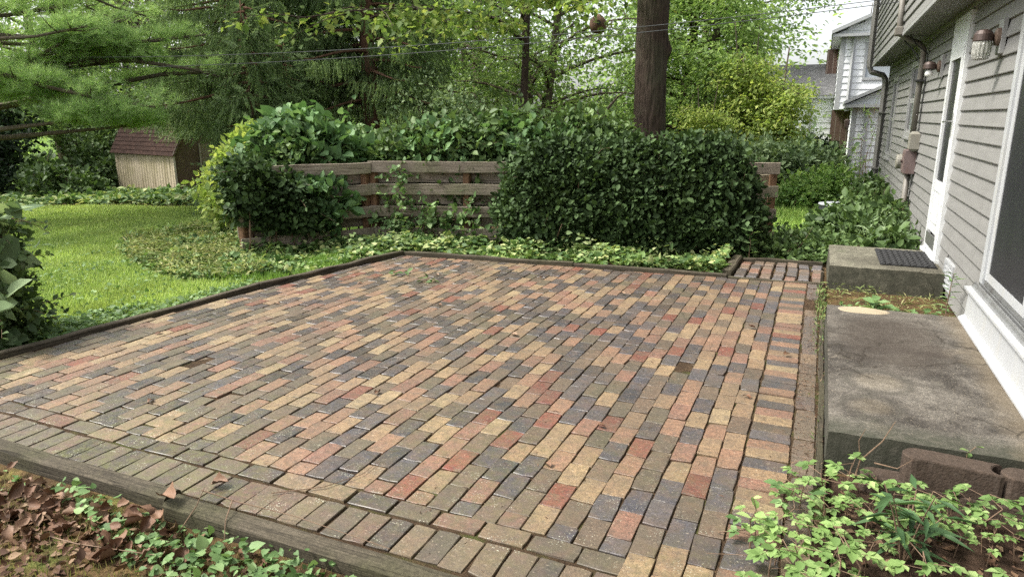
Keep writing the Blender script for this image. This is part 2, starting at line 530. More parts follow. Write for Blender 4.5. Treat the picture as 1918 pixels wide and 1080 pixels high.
M['pane'] = glass_dark('window_pane', '#10120f')
M['screen'] = glass_dark('door_screen', '#1e1e22', mesh=True)
M['pane_pale'] = glass_dark('curtained_pane', '#a9b0b6', 0.1)
_t = NT('lamp_glass')
M['lamp_glass'] = _t.done(_t.bsdf(S('#cfcfc6'), 0.12, _t.bump(_t.math('SINE', _t.math('MULTIPLY', _t.noise(_t.coord('pos', (1, 1, 0.1)), 90, 1), 30.0)), 0.5, 0.004), 0.6, **{'Transmission Weight': 0.55, 'IOR': 1.3}))


def shed_mat():
    t = NT('shed_panel')
    p = t.coord('pos', (9, 9, 0.5)); n = t.noise(p, 2.2, 6, 0.7)
    col = t.mix(t.ramp(n, [(0.48, 0.0), (0.66, 0.85)]), S('#b3a690'), S('#6c6142'))
    col = t.mix(t.ramp(t.noise(t.coord('pos'), 1.1, 3), [(0.45, 0.0), (0.7, 0.6)]), col, S('#8f8666'))
    return t.done(t.bsdf(col, 0.75, spec=0.3))


M['shed'] = shed_mat()
M['shed_gable'] = plain('shed_gable', '#77695f', 0.7, 0.15, 5, dirt='#5d5248')
M['shed_trim'] = plain('shed_trim', '#a69f94', 0.6, 0.12, 5)
_t = NT('far_brickwork')
_b = _t.node('ShaderNodeTexBrick')
_t.set(_b.inputs['Vector'], _t.coord('obj', (1, 1, 1)))
_b.inputs['Color1'].default_value = (*S('#5a463c'), 1); _b.inputs['Color2'].default_value = (*S('#4b3a32'), 1); _b.inputs['Mortar'].default_value = (*S('#857c72'), 1)
_b.inputs['Scale'].default_value = 1.0; _b.inputs['Brick Width'].default_value = 0.2; _b.inputs['Row Height'].default_value = 0.07; _b.inputs['Mortar Size'].default_value = 0.008
M['far_brick'] = _t.done(_t.bsdf(_b.outputs['Color'], 0.85))

# ------------------------------------------------------------------ leaves
TPL = {}


def tpl(name, V, F): TPL[name] = (np.array(V, float), np.array(F, int))


tpl('kite', [(0, 0, 0), (-.27, .42, .07), (0, 1, -.08), (.27, .42, .07)], [(0, 3, 2), (0, 2, 1)])
tpl('oval', [(0, 0, 0), (-.25, .25, .05), (-.30, .6, .07), (0, 1, -.10), (.30, .6, .07), (.25, .25, .05)],
    [(0, 5, 4), (0, 4, 3), (0, 3, 2), (0, 2, 1)])
tpl('heart', [(0, .08, 0), (-.22, 0, .05), (-.44, .22, .08), (-.34, .62, .05), (0, 1.05, -.12), (.34, .62, .05), (.44, .22, .08), (.22, 0, .05)],
    [(0, 7, 6), (0, 6, 5), (0, 5, 4), (0, 4, 3), (0, 3, 2), (0, 2, 1)])
tpl('lance', [(0, 0, 0), (-.09, .4, .03), (0, 1, -.14), (.09, .4, .03)], [(0, 3, 2), (0, 2, 1)])
_a = [(0, 0), (.28, .05), (.2, .2), (.52, .42), (.3, .5), (.3, .62), (0, 1.05)]
_mv = [(x, y, .06 * abs(x) / .5 - .05 * y * y) for x, y in _a] + [(-x, y, .06 * abs(x) / .5 - .05 * y * y) for x, y in _a[-2:0:-1]] + [(0, .4, -.02)]
tpl('maple', _mv, [(12, i, (i + 1) % 12) for i in range(12)])
_r = np.random.default_rng(3)
_V, _F = [], []
for _i in range(26):                                   # pine needle tuft
    _d = _r.normal(size=3); _d[1] = abs(_d[1]) + 0.15; _d /= np.linalg.norm(_d)
    _s = np.cross(_d, _r.normal(size=3)); _s /= np.linalg.norm(_s)
    _k = len(_V); _V += [_s * .022, -_s * .022, _d * _r.uniform(.75, 1.05)]; _F.append((_k, _k + 1, _k + 2))
tpl('tuft', _V, _F)
_V, _F = [], []
for _i in range(30):                                   # spruce branchlet: needles along a twig that runs in +y
    _y = _i / 30.0
    _a = _r.uniform(0, 2 * pi)
    _o = np.array([cos(_a), 0.75, sin(_a)]); _o /= np.linalg.norm(_o)
    _b = np.array([0, _y, 0]); _s = np.array([-sin(_a), 0.3, cos(_a)]) * .026
    _k = len(_V); _V += [_b + _s, _b - _s, _b + _o * .17 * (1.1 - .5 * _y)]; _F.append((_k, _k + 1, _k + 2))
_k = len(_V)
_V += [(-.012, 0, 0), (.012, 0, 0), (0, 1, 0)]; _F.append((_k, _k + 1, _k + 2))
tpl('twig', _V, _F)


def unit(a):
    return a / (np.linalg.norm(a, axis=-1, keepdims=True) + 1e-9)


def leaves(name_t, P, D, N, size):
    """place template leaves: P root, D growth direction, N upper face normal"""
    T, F = TPL[name_t]
    P = np.asarray(P, float); D = unit(np.asarray(D, float))
    X = unit(np.cross(D, N)); Z = np.cross(X, D)
    size = np.broadcast_to(np.asarray(size, float), (len(P),))
    B = np.stack([X, D, Z], 1) * size[:, None, None]
    V = np.einsum('vk,nkj->nvj', T, B) + P[:, None, :]
    n, k = len(P), len(T)
    FF = (F[None] + (np.arange(n) * k)[:, None, None]).reshape(-1, 3)
    return V.reshape(-1, 3), FF


def join(parts):
    V, F, o = [], [], 0
    for v, f in parts:
        V.append(v); F.append(f + o); o += len(v)
    return np.concatenate(V), np.concatenate(F)


def shell_clumps(rng, blobs, ncl, per, rcl, size, up=0.5, zmin=-9, inner=0.55, tplname='kite', droop=0.0, flat=1.0, sizevar=0.45):
    """leaf clumps spread through the outer part of a union of ellipsoids (cx,cy,cz,rx,ry,rz)"""
    Bl = np.array(blobs, float)
    C, R = Bl[:, :3], Bl[:, 3:]
    w = R[:, 0] * R[:, 1] + R[:, 0] * R[:, 2] + R[:, 1] * R[:, 2]; w /= w.sum()
    k = rng.choice(len(Bl), ncl * 3, p=w)
    d = unit(rng.normal(size=(ncl * 3, 3)))
    r = inner + (1.04 - inner) * rng.random(ncl * 3) ** 0.5
    P = C[k] + R[k] * d * r[:, None]
    sc_ = 1.1 / max(.12, float(np.median(R)))
    lump = vnoise(P * sc_ * 1.6 + 3.3) * .6 + vnoise(P * sc_ * 3.7 + 7.7) * .5
    P = P + d * (np.clip(lump, -.5, .8) * np.median(R, 1)[k] * .42)[:, None]
    keep = (P[:, 2] > zmin) & (vnoise(P * sc_ * 2.9 + 13.1) > -.42)
    for i in range(len(Bl)):
        q = np.linalg.norm((P - C[i]) / R[i], axis=1)
        keep &= (q > inner * 0.95) | (k == i)
    P, d = P[keep][:ncl], d[keep][:ncl]
    n = len(P)
    q = np.repeat(np.arange(n), per)
    pos = P[q] + rng.normal(size=(n * per, 3)) * rcl * np.array([1, 1, flat])
    out = d[q]
    D = out * 0.55 + rng.normal(size=out.shape) * 0.65 + np.array([0, 0, 0.15 - droop])
    Nn = out * 0.45 + np.array([0, 0, up]) + rng.normal(size=out.shape) * 0.42
    ok = pos[:, 2] > zmin
    s = size * np.clip(1 + sizevar * rng.normal(size=len(pos)), .45, 1.8)
    return leaves(tplname, pos[ok], D[ok], Nn[ok], s[ok])


GSLOPE = 0.0385


def G(x, y):
    """terrain: level round the patio, then falling away gently to the back and the left"""
    x = np.asarray(x, float); y = np.asarray(y, float)
    r = np.hypot(x, y)
    t = np.clip(r, 0, 25) - 8
    z = -GSLOPE * np.where(t > 0, t * t / (t + 1.2), 0) - 0.035
    front = np.clip((1.80 - y) / 0.12, 0, 1)
    z = z - 0.055 * front
    bedm = np.clip((x - 0.05) / 0.1, 0, 1) * np.clip((3.4 - y) / 0.2, 0, 1) * (1 - front)
    z = z - 0.03 * bedm
    lawn = np.clip((-4.9 - x) / 0.5, 0, 1)
    return z + 0.02 * n2(x, y, 0.5, 3.1) * np.clip(r / 6, 0, 1) + 0.012 * n2(x, y, 2.3, 7.7) * (front + lawn)


def g1(x, y): return float(G(np.array([x]), np.array([y]))[0])


# ------------------------------------------------------------------ ground
def build_ground():
    rs = np.concatenate([np.linspace(0.15, 9, 90), np.linspace(9.2, 30, 80), np.geomspace(31, 900, 30)])
    na = 300
    a = np.linspace(0, 2 * pi, na, endpoint=False)
    X = np.outer(rs, np.cos(a)); Y = np.outer(rs, np.sin(a)) + 2.0
    Z = G(X, Y)
    V = np.stack([X, Y, Z], -1).reshape(-1, 3)
    V = np.concatenate([V, [[0, 2.0, g1(0, 2.0)]]])
    i, j = np.meshgrid(np.arange(len(rs) - 1), np.arange(na), indexing='ij')
    F = np.stack([i * na + j, (i + 1) * na + j, (i + 1) * na + (j + 1) % na, i * na + (j + 1) % na], -1).reshape(-1, 4).tolist()
    c = len(V) - 1
    F += [[c, k, (k + 1) % na] for k in range(na)]
    o = obj('ground', V, F, M['ground'], smooth=True)
    x, y = V[:, 0], V[:, 1]
    turf = np.full(len(V), 0.15)
    lawn = (x < -4.6) & (np.hypot(x + 3, y) < 13.2) & (y > 1.2)
    turf[lawn] = 1.0
    turf[(y < 1.9) & (x < 0)] = 0.30
    turf[(x < 0.75) & (x > -3) & (y > 9.3) & (y < 21)] = 0.95
    turf[(np.hypot(x, y) > 26)] = 0.8
    at = o.data.attributes.new('turf', 'FLOAT', 'POINT'); at.data.foreach_set('value', turf.astype(np.float32))
    return tag(o, kind='structure')


build_ground()

# ------------------------------------------------------------------ brick patio
XL = [(1.80, -4.88), (4.85, -4.62), (6.72, -4.27), (9, -3.9)]        # inner face of the left edging


def xleft(y): return float(np.interp(y, [p[0] for p in XL], [p[1] for p in XL]))


def yfar(x): return 6.68 + (x + 4.27) * 0.081


def pwarp(x, y):
    """the laid surface wanders a little and has settled in shallow dips"""
    dx = 0.012 * n2(x, y, 0.75, 1.3) + 0.005 * n2(x, y, 2.4, 4.3)
    dy = 0.014 * n2(x, y, 0.6, 8.3) + 0.005 * n2(x, y, 2.1, 2.3)
    dz = 0.010 * n2(x, y, 0.8, 5.3) + 0.004 * n2(x, y, 2.2, 6.3)
    return x + dx, y + dy, dz


PAL = [(S('#836b4f'), .14, .8), (S('#897354'), .10, .8), (S('#917e5d'), .035, .85), (S('#81614b'), .13, .7), (S('#795646'), .09, .65), (S('#6e392b'), .055, .6),
       (S('#424046'), .15, .15), (S('#4b484c'), .10, .25), (S('#38373c'), .06, .1), (S('#594b3c'), .10, .6), (S('#4c4235'), .08, .7), (S('#4b4533'), .06, .7)]
PALW = np.array([p[1] for p in PAL]); PALW /= PALW.sum()


def patio():
    rng = np.random.default_rng(11)
    BW, BL, J = 0.0995, 0.1910, 0.0040
    px, py = BW + J, BL + 0.0070
    slots = []                                   # (cx, cy, along-y?, length, width)
    # front border: soldiers against the timber, then a course of stretchers
    x = -0.49
    k = 0
    while x > -4.86:
        slots.append((x - px / 2, 1.872 + BL / 2, True, BL, BW)); x -= px
    x = -0.47
    while x > -4.80:
        slots.append((x - py / 2, 2.085 + BW / 2, False, BL, BW)); x -= py
    # right border soldiers laid across, and the broken stretcher course beside the stoop
    y = 1.95
    while y < 6.92:
        slots.append((-0.192 + BL / 2, y + BW / 2, False, BL, BW)); y += px
    y = 1.9
    while y < 6.9:
        slots.append((0.058, y + BL / 2, True, BL, BW)); y += py
    # field: columns along y, half bond
    c = 0
    x = -0.198 - BW / 2 - J
    while x > -5.0:
        y0 = 2.192 if x < -0.50 else 1.65
        off = (c % 2) * py / 2 + rng.normal() * 0.012
        y = y0 - off
        if x < -0.5:
            if c % 2:                            # half bat closes the course against the border
                slots.append((x, y0 + (py / 2 - J) / 2 - .001, True, py / 2 - J, BW)); y = y0 + py / 2
            else:
                y = y0
            y += abs(rng.normal()) * .006
        while y < 7.2:
            slots.append((x, y + BL / 2, True, BL, BW)); y += py
        x -= px; c += 1
    # keep what lies inside the edging; cut bricks that cross it
    keep = []
    for (cx, cy, ay, L, W) in slots:
        hx, hy = (W / 2, L / 2) if ay else (L / 2, W / 2)
        yf = yfar(cx) - 0.005
        if cy - hy > yf - 0.03: continue
        y0, y1 = cy - hy, min(cy + hy, yf)
        xl = xleft(cy) + 0.012
        if cx + hx < xl + 0.03: continue
        x0, x1 = max(cx - hx, xl), cx + hx
        if y1 - y0 < 0.03: continue
        keep.append((x0, x1, y0, y1))
    # drop a few bricks that are missing or rotted away beside the stoop
    res = []; used = {}
    for i, (x0, x1, y0, y1) in enumerate(keep):
        cx, cy = (x0 + x1) / 2, (y0 + y1) / 2
        sink = 0.0; clay = None; crack = False
        if cx > 0.04:
            if 5.8 < cy < 6.8 and rng.random() < .20: continue
            sink = rng.uniform(0.001, 0.007)
        for (qx, qy) in ((-1.62, 3.62), (-3.55, 3.05), (-0.62, 4.35), (-2.9, 2.75)):
            if abs(cx - qx) < .052 and abs(cy - qy) < .104 and not used.get(qx): used[qx] = 1; sink = 0.010; clay = S('#5e4d3a')
        if rng.random() < 0.012: crack = True
        res.append((x0, x1, y0, y1, sink, clay, crack))
    # project to order by size in the picture
    p, q = radians(PITCH), radians(YAW)
    fw = np.array([-sin(q) * cos(p), cos(q) * cos(p), -sin(p)]); rt = np.array([cos(q), sin(q), 0]); up = np.cross(rt, fw)
    bed = MB()
    pts = []
    ys = np.linspace(1.84, yfar(-4.3), 12)
    poly = [(xleft(y) - 0.01, y) for y in ys] + [(-0.7, yfar(-0.7)), (0.15, yfar(0.15))] + [(0.15, 1.3), (-0.5, 1.3), (-0.5, 1.84)]
    # bed as a fine grid so that it follows the dips
    gx = np.linspace(-4.95, 0.16, 150); gy = np.linspace(1.3, 7.05, 165)
    GX, GY = np.meshgrid(gx, gy, indexing='ij'); GZ = pwarp(GX, GY)[2] - .0090 + .0025 * n2(GX, GY, 3.1, 2.2) + .0018 * n2(GX, GY, 11, 6.2)
    V, idx = [], {}
    for a, xx in enumerate(gx):
        for b, yy in enumerate(gy):
            V.append((xx, yy, GZ[a, b]))
    F = []
    nb = len(gy)
    for a in range(len(gx) - 1):
        for b in range(nb - 1):
            mx, my = (gx[a] + gx[a + 1]) / 2, (gy[b] + gy[b + 1]) / 2
            if mx < xleft(my) - .02 or my > yfar(mx) + .02 or (my < 1.84 and mx < -0.5): continue
            F.append((a * nb + b, (a + 1) * nb + b, (a + 1) * nb + b + 1, a * nb + b + 1))
    root = obj('patio', V, F, M['joint'], smooth=True)
    tag(root, 'brick patio laid in running bond inside weathered timber edging', kind='structure')

    def brick_verts(hx, hy, rr):
        """a worn paver: eight-point outline with knocked corners, rounded arrises"""
        e, d = 0.0030, 0.05
        ox = np.array([-1, 0, 1, 1, 1, 0, -1, -1.]); oy = np.array([-1, -1, -1, 0, 1, 1, 1, 0.])
        ax, ay = hx * (1 + .010 * rr.normal()), hy * (1 + .006 * rr.normal())
        X = ax * ox + rr.normal(size=8) * .0012; Y = ay * oy + rr.normal(size=8) * .0012
        for k in (0, 2, 4, 6):                       # rounded or broken corners
            c_ = min(.010, abs(rr.normal()) ** 2 * .0016 + .0004)
            X[k] -= ox[k] * c_; Y[k] -= oy[k] * c_
        V = [(X[k], Y[k], -d) for k in range(8)] + [(X[k], Y[k], -e * rr.uniform(.5, 1.6)) for k in range(8)]
        ins = e * rr.uniform(.5, 1.2, 8)
        V += [(X[k] - ox[k] * ins[k], Y[k] - oy[k] * ins[k], rr.normal() * .0006) for k in range(8)]
        F = [(l * 8 + k, l * 8 + (k + 1) % 8, (l + 1) * 8 + (k + 1) % 8, (l + 1) * 8 + k) for l in range(2) for k in range(8)]
        F.append(tuple(range(16, 24)))
        return np.array(V), F

    items = []
    for (x0, x1, y0, y1, sink, clay, crack) in res:
        cx, cy = (x0 + x1) / 2, (y0 + y1) / 2
        v = np.array([cx, cy, 0]) - np.array(CAMLOC)
        dz = v @ fw
        u, w_ = (v @ rt) / dz, (v @ up) / dz
        vis = dz > 0.3 and abs(u) < 0.76 and abs(w_) < 0.445
        if not vis and (abs(u) > 0.95 or abs(w_) > 0.62): 
            if dz < 0.3: continue
        area = (x1 - x0) * (y1 - y0) / dz ** 3 if vis else 0
        wx, wy, wz = [float(a[0]) for a in pwarp(np.array([cx]), np.array([cy]))]
        e = 0.05
        zx = float(pwarp(np.array([cx + e]), np.array([cy]))[2][0]) - wz
        zy = float(pwarp(np.array([cx]), np.array([cy + e]))[2][0]) - wz
        k = rng.choice(len(PAL), p=PALW)
        # weathering: the front edge is duller, the middle warmer
        col = np.array(PAL[k][0]) * rng.uniform(.82, 1.16)
        if cy < 2.08 and cx < -.5: col = col * .40 + np.array(S('#3d372f')) * .60
        elif cy < 2.2 and cx < -.5: col = col * .65 + np.array(S('#463c32')) * .35
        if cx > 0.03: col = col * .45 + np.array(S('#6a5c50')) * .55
        if clay: col = np.array(clay)
        loc = (wx + rng.normal() * .0012, wy + rng.normal() * .0018, wz - sink + rng.normal() * 0.0016)
        rot = (math.atan2(zy, e) + rng.normal() * .006, -math.atan2(zx, e) + rng.normal() * .009, rng.normal() * .016)
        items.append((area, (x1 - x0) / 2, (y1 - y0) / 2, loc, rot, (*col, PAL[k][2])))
    items.sort(key=lambda t: -t[0])
    # shared meshes for alike bricks
    cache = {}

    def shared(hx, hy):
        key = (round(hx, 3), round(hy, 3), int(rng.integers(9)))
        if key not in cache:
            V, F = brick_verts(key[0], key[1], rng)
            me = bpy.data.meshes.new('brick'); me.from_pydata([tuple(v) for v in V], [], F); me.materials.append(M['brick'])
            cache[key] = me
        return cache[key]

    for (area, hx, hy, loc, rot, col) in items[:300]:
        o = bpy.data.objects.new('brick', shared(hx, hy))
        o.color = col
        o.rotation_euler = rot
        link(o, root, loc)
    from mathutils import Euler
    V, F, Cc = [], [], []
    for (area, hx, hy, loc, rot, col) in items[300:]:
        v, f = brick_verts(hx, hy, rng)
        v = v @ np.array(Euler(rot).to_matrix()).T + np.array(loc)
        n = len(V)
        V += [tuple(a) for a in v]; F += [tuple(i + n for i in ff) for ff in f]; Cc += [col] * len(v)
    o = obj('brick_mass', V, F, M['brick_mass'], root)
    at = o.data.attributes.new('clay', 'FLOAT_COLOR', 'POINT')
    at.data.foreach_set('color', np.array(Cc, np.float32).ravel())
    o['kind'] = 'stuff'
    return root


patio()


def board(name, p0, p1, w, th, mat, parent=None, seed=0, wob=0.004, side=None, ends=0.0):
    """a plank from p0 to p1 (centre line): w = height across, th = thickness; gently warped with worn edges; local x runs along it"""
    rr = np.random.default_rng(seed + 17)
    p0, p1 = np.array(p0, float), np.array(p1, float)
    L = np.linalg.norm(p1 - p0); ux = (p1 - p0) / L
    upv = np.array([0, 0, 1.0]) if abs(ux[2]) < .9 else np.array([0, 1.0, 0])
    uy = np.cross(upv, ux); uy /= np.linalg.norm(uy); uz = np.cross(ux, uy)
    n = max(2, int(L / 0.25) + 1)
    V, F = [], []
    e = min(w, th) * 0.14
    for i in range(n):
        x = L * i / (n - 1)
        if i == n - 1: x += rr.normal() * ends
        cy_, cz_ = rr.normal() * wob, rr.normal() * wob
        ww = w * (1 + rr.normal() * 0.012)
        prof = [(-th / 2 + e, -ww / 2), (th / 2 - e, -ww / 2), (th / 2, -ww / 2 + e), (th / 2, ww / 2 - e), (th / 2 - e, ww / 2), (-th / 2 + e, ww / 2), (-th / 2, ww / 2 - e), (-th / 2, -ww / 2 + e)]
        for (a, b) in prof: V.append((x, a + cy_, b + cz_))
    for i in range(n - 1):
        for k in range(8):
            F.append((i * 8 + k, i * 8 + (k + 1) % 8, (i + 1) * 8 + (k + 1) % 8, (i + 1) * 8 + k))
    F.append(tuple(range(8))[::-1]); F.append(tuple(range((n - 1) * 8, n * 8)))
    from mathutils import Matrix
    me = mesh_np(name, V, F, mat)
    o = bpy.data.objects.new(name, me)
    o.rotation_euler = Matrix((ux, uy, uz)).transposed().to_euler()
    return link(o, parent, p0)


def timber(p0, p1, w, h, ztop, label, seed):
    z = ztop - h / 2
    o = board('edging_timber', (*p0, z), (*p1, z), h, w, M['timber'], None, seed, 0.004)
    return tag(o, label, 'timber', 'timbers edging the brick patio')


timber((-4.95, 1.815), (-2.345, 1.82), 0.085, 0.15, 0.024, 'long weathered timber beside the pile of brown leaves', 1)
timber((-2.325, 1.80), (0.20, 1.80), 0.095, 0.15, 0.014, 'dark mossy timber edging with ground ivy growing against it', 2)
timber((-4.90, 1.86), (-4.675, 4.82), 0.06, 0.13, 0.040, 'timber edging between the lawn and the leafy shrub with large leaves', 3)
timber((-4.665, 4.80), (-4.315, 6.70), 0.06, 0.13, 0.046, 'timber edging between the lawn and the brush heap by fence', 4)
timber((-4.33, 6.715), (-2.3, 6.885), 0.06, 0.12, 0.040, 'edging timber under the ivy in front of the open fence boards', 5)
timber((-2.29, 6.882), (-0.74, 6.99), 0.06, 0.12, 0.036, 'edging timber under the ivy in front of the clipped hedge', 6)
timber((-0.72, 6.975), (0.10, 7.035), 0.04, 0.11, 0.014, 'thin sunken timber between the patio and the short brick path', 7)
timber((-0.755, 7.06), (-0.735, 7.93), 0.10, 0.14, 0.055, 'short thick timber block along the left side of brick path', 8)
timber((0.128, 3.0), (0.134, 5.75), 0.032, 0.10, 0.004, 'thin sunken board between the bricks and the large stoop', 10)
timber((-0.68, 7.97), (0.13, 8.0), 0.05, 0.12, 0.03, 'thin timber across the far end of the short brick path', 9)


# ------------------------------------------------------------------ short brick path
def path():
    rng = np.random.default_rng(5)
    V = [(-0.70, 7.06, -0.02), (0.15, 7.06, -0.02), (0.15, 7.95, -0.02), (-0.70, 7.95, -0.02)]
    root = obj('path', V, [(0, 1, 2, 3)], M['joint'])
    tag(root, 'short path of loose bricks beside the far concrete step', kind='structure')
    me = []
    for v in range(3):
        m = MB().box((-.048, -.098, -.055), (.048, .098, 0), 0.007)
        mm = mesh_np('brick', m.V, m.F, M['brick']); me.append(mm)
    cols = [S('#6d5f58'), S('#5c5a5e'), S('#7d6a5a'), S('#4d4c50'), S('#8a6656'), S('#75665a')]
    for i in range(7):
        x = -0.62 + i * 0.117
        y = 7.15 + rng.normal() * .02
        while y < 7.86:
            if not (i == 0 and y < 7.5 and rng.random() < .5):
                o = bpy.data.objects.new('brick', me[int(rng.integers(3))])
                o.color = (*(np.array(cols[int(rng.integers(6))]) * rng.uniform(.8, 1.2)), .5)
                o.rotation_euler = (rng.normal() * .03, rng.normal() * .03, rng.normal() * .03)
                link(o, root, (x + rng.normal() * .005, y, 0.012 + rng.normal() * .006))
            y += 0.212


path()

# ------------------------------------------------------------------ the grey house
WX = 1.12                                   # face of the wall
HY0, HY1 = -2.2, 16.25


def siding(parent, mat, origin, u, nrm, length, z0, z1, pitch, holes=(), lip=0.021, name='siding_board'):
    """lapped boards, each its own piece; holes = (s0, s1, z0, z1) along the wall"""
    u, nrm, origin = np.array(u, float), np.array(nrm, float), np.array(origin, float)
    z = z0
    flip = np.dot(np.cross(u, nrm), (0, 0, 1)) > 0
    while z < z1 - 0.01:
        zt = min(z + pitch, z1)
        segs = [(0.0, length)]
        for (a, b, h0, h1) in holes:
            if h0 < zt - 0.004 and h1 > z + 0.004:
                ns = []
                for (s0, s1) in segs:
                    if b <= s0 or a >= s1: ns.append((s0, s1)); continue
                    if a > s0: ns.append((s0, a))
                    if b < s1: ns.append((b, s1))
                segs = ns
        cut = []
        for (s0, s1) in segs:                                    # boards come in lengths: staggered butt joints
            j = s0 + ((z * 37.7) % 1.0) * 3.4 + 0.4
            while j < s1 - .3:
                cut.append((s0, j - .0015)); s0 = j + .0015; j += 3.66
            cut.append((s0, s1))
        for (s0, s1) in cut:
            if s1 - s0 < 0.01: continue
            V = []
            for s in (s0, s1):
                # profile: bottom lip stands proud, face leans back to the top, tucked under the next course
                for (o, h) in ((0.0, z), (lip, z), (lip + 0.002, z + 0.006), (0.004, zt), (0.0, zt)):
                    V.append(origin + u * s + nrm * o + np.array([0, 0, h]))
            F = [(0, 5, 6, 1), (1, 6, 7, 2), (2, 7, 8, 3), (3, 8, 9, 4), (4, 9, 5, 0), (0, 1, 2, 3, 4), (9, 8, 7, 6, 5)]
            if not flip: F = [f[::-1] for f in F]
            mid = origin + u * s0 + np.array([0, 0, z])
            obj(name, V, F, mat, parent, origin=mid)
        z += pitch


def frame_box(m, y0, y1, z0, z1, w, x0, x1, bottom=True):
    """window or door frame in the wall plane as four bars (x0..x1 deep)"""
    m.box((x0, y0, z0), (x1, y0 + w, z1)); m.box((x0, y1 - w, z0), (x1, y1, z1))
    m.box((x0, y0 + w, z1 - w), (x1, y1 - w, z1))
    if bottom: m.box((x0, y0 + w, z0), (x1, y1 - w, z0 + w))
    return m


def house():
    h = empty('house', (WX + 3, 7.0, 0.0), 'grey clapboard house with white storm door, sliding door and overhanging upper floor', 'house')
    x = WX
    MB().box((x + 0.003, HY0, 0.02), (x + 7, HY1, 2.5)).obj('wall', M['siding'], h)
    MB().box((x + 0.03, HY0 + .05, -0.9), (x + 6.9, HY1 - .05, 0.018)).obj('foundation', M['step'], h)
    # openings, measured along y from HY0
    D0, D1, DZ0, DZ1 = 7.44, 8.28, 0.235, 2.44            # storm door
    S0, S1, SZ0, SZ1 = 3.35, 5.56, 0.16, 2.36             # sliding door
    W1 = (13.95, 14.78, 0.82, 2.20)
    W2 = (11.05, 11.92, 1.26, 2.28)
    VT = (6.62, 7.05, 0.10, 0.335)
    o = lambda a, b, c, d: (a - HY0, b - HY0, c, d)
    holes = [o(D0, D1, 0.0, DZ1), o(S0, S1, 0.0, SZ1), o(*W1), o(*W2), o(*VT)]
    siding(h, M['siding'], (x, HY0, 0), (0, 1, 0), (-1, 0, 0), HY1 - HY0, 0.02, 2.5, 0.121, holes)
    # corner trim
    MB().box((x - 0.022, HY1, -0.02), (x + 0.08, HY1 + 0.02, 2.5)).box((x - 0.022, HY1 - 0.06, -0.02), (x - 0.0175, HY1 - 0.0005, 2.5)).obj('corner_trim', M['trim_wall'], h)

    # --- storm door
    d = frame_box(MB(), D0, D1, DZ0, DZ1, 0.055, x - 0.045, x + 0.001, bottom=False).obj('storm_door', M['trim_door_lifted'], h)
    MB().box((x - 0.052, D0 + 0.056, DZ0 + 0.01), (x - 0.015, D0 + 0.15, 2.18)).box((x - 0.052, D1 - 0.15, DZ0 + 0.01), (x - 0.015, D1 - 0.056, 2.18)) \
        .box((x - 0.052, D0 + 0.151, 2.06), (x - 0.015, D1 - 0.151, 2.18)).obj('sash', M['trim_door_lifted'], d)
    MB().box((x - 0.046, D0 + 0.151, 0.44), (x - 0.012, D1 - 0.151, 0.93)).obj('lower_panel', M['trim_door_lifted'], d)
    frame_box(MB(), D0 + 0.21, D1 - 0.21, 0.54, 0.86, 0.022, x - 0.054, x - 0.047).obj('panel_moulding', M['trim_door_lifted'], d)
    MB().box((x - 0.056, D0 + 0.14, 0.30), (x - 0.047, D1 - 0.14, 0.42)).obj('kick_plate', M['kick'], d)
    MB().box((x - 0.044, D0 + 0.151, DZ0 + 0.01), (x - 0.012, D1 - 0.151, 0.299)).obj('bottom_rail', M['trim_door_lifted'], d)
    MB().box((x - 0.030, D0 + 0.151, 0.931), (x - 0.020, D1 - 0.151, 2.059)).obj('screen', M['screen'], d)
    MB().box((x - 0.040, D0 + 0.056, 2.185), (x - 0.012, D1 - 0.056, DZ1 - 0.056)).obj('transom_panel', M['trim_door_lifted'], d)
    hb = MB().tube([(x - 0.053, D0 + 0.10, 1.50), (x - 0.10, D0 + 0.10, 1.50), (x - 0.11, D0 + 0.12, 1.50), (x - 0.11, D0 + 0.24, 1.495)], 0.008, 8)
    hb.box((x - 0.060, D0 + 0.085, 1.36), (x - 0.0525, D0 + 0.115, 1.58), 0.003).obj('handle', M['steel'], d, smooth=False)
    MB().box((x - 0.075, D0 - 0.01, 0.20), (x + 0.001, D1 + 0.01, 0.233)).obj('threshold', M['trim_door_lifted'], d)

    # --- sliding door
    s = frame_box(MB(), S0, S1, 0.42, SZ1, 0.085, x - 0.035, x + 0.001, bottom=False).obj('sliding_door', M['trim'], h)
    frame_box(MB(), S0 + 0.086, S1 - 0.086, 0.475, SZ1 - 0.086, 0.030, x - 0.022, x - 0.004, bottom=False).obj('jamb', M['trim'], s)
    for k, (a, b, xo) in enumerate(((4.45, S1 - 0.117, 0.016), (S0 + 0.117, 4.50, 0.004))):
        f = frame_box(MB(), a, b, 0.478, SZ1 - 0.118, 0.055, x - xo - 0.006, x - xo + 0.006).obj('door_panel', M['trim'], s)
        MB().box((x - xo - 0.002, a + 0.0555, 0.534), (x - xo + 0.002, b - 0.0555, SZ1 - 0.1735)).obj('screen' if k == 0 else 'pane', M['screen'] if k == 0 else M['pane'], s)
    tr = MB().box((x - 0.075, S0 + .02, 0.405), (x + 0.001, S1 - .02, 0.425))
    for xo in (0.060, 0.035): tr.box((x - xo - 0.004, S0 + .02, 0.425), (x - xo + 0.004, S1 - .02, 0.446))
    tr.box((x - 0.025, S0 + .087, 0.4255), (x - .001, S1 - .087, 0.474)).obj('track', M['alu'], s)
    V = []
    prof = [(0.002, 0.165), (-0.125, 0.165), (-0.125, 0.178), (-0.088, 0.200), (-0.082, 0.385), (-0.116, 0.390), (-0.116, 0.404), (0.002, 0.404)]
    for yy in (S0 - 0.01, S1 + 0.012):
        for a, b in prof: V.append((x + a, yy, b))
    n = len(prof)
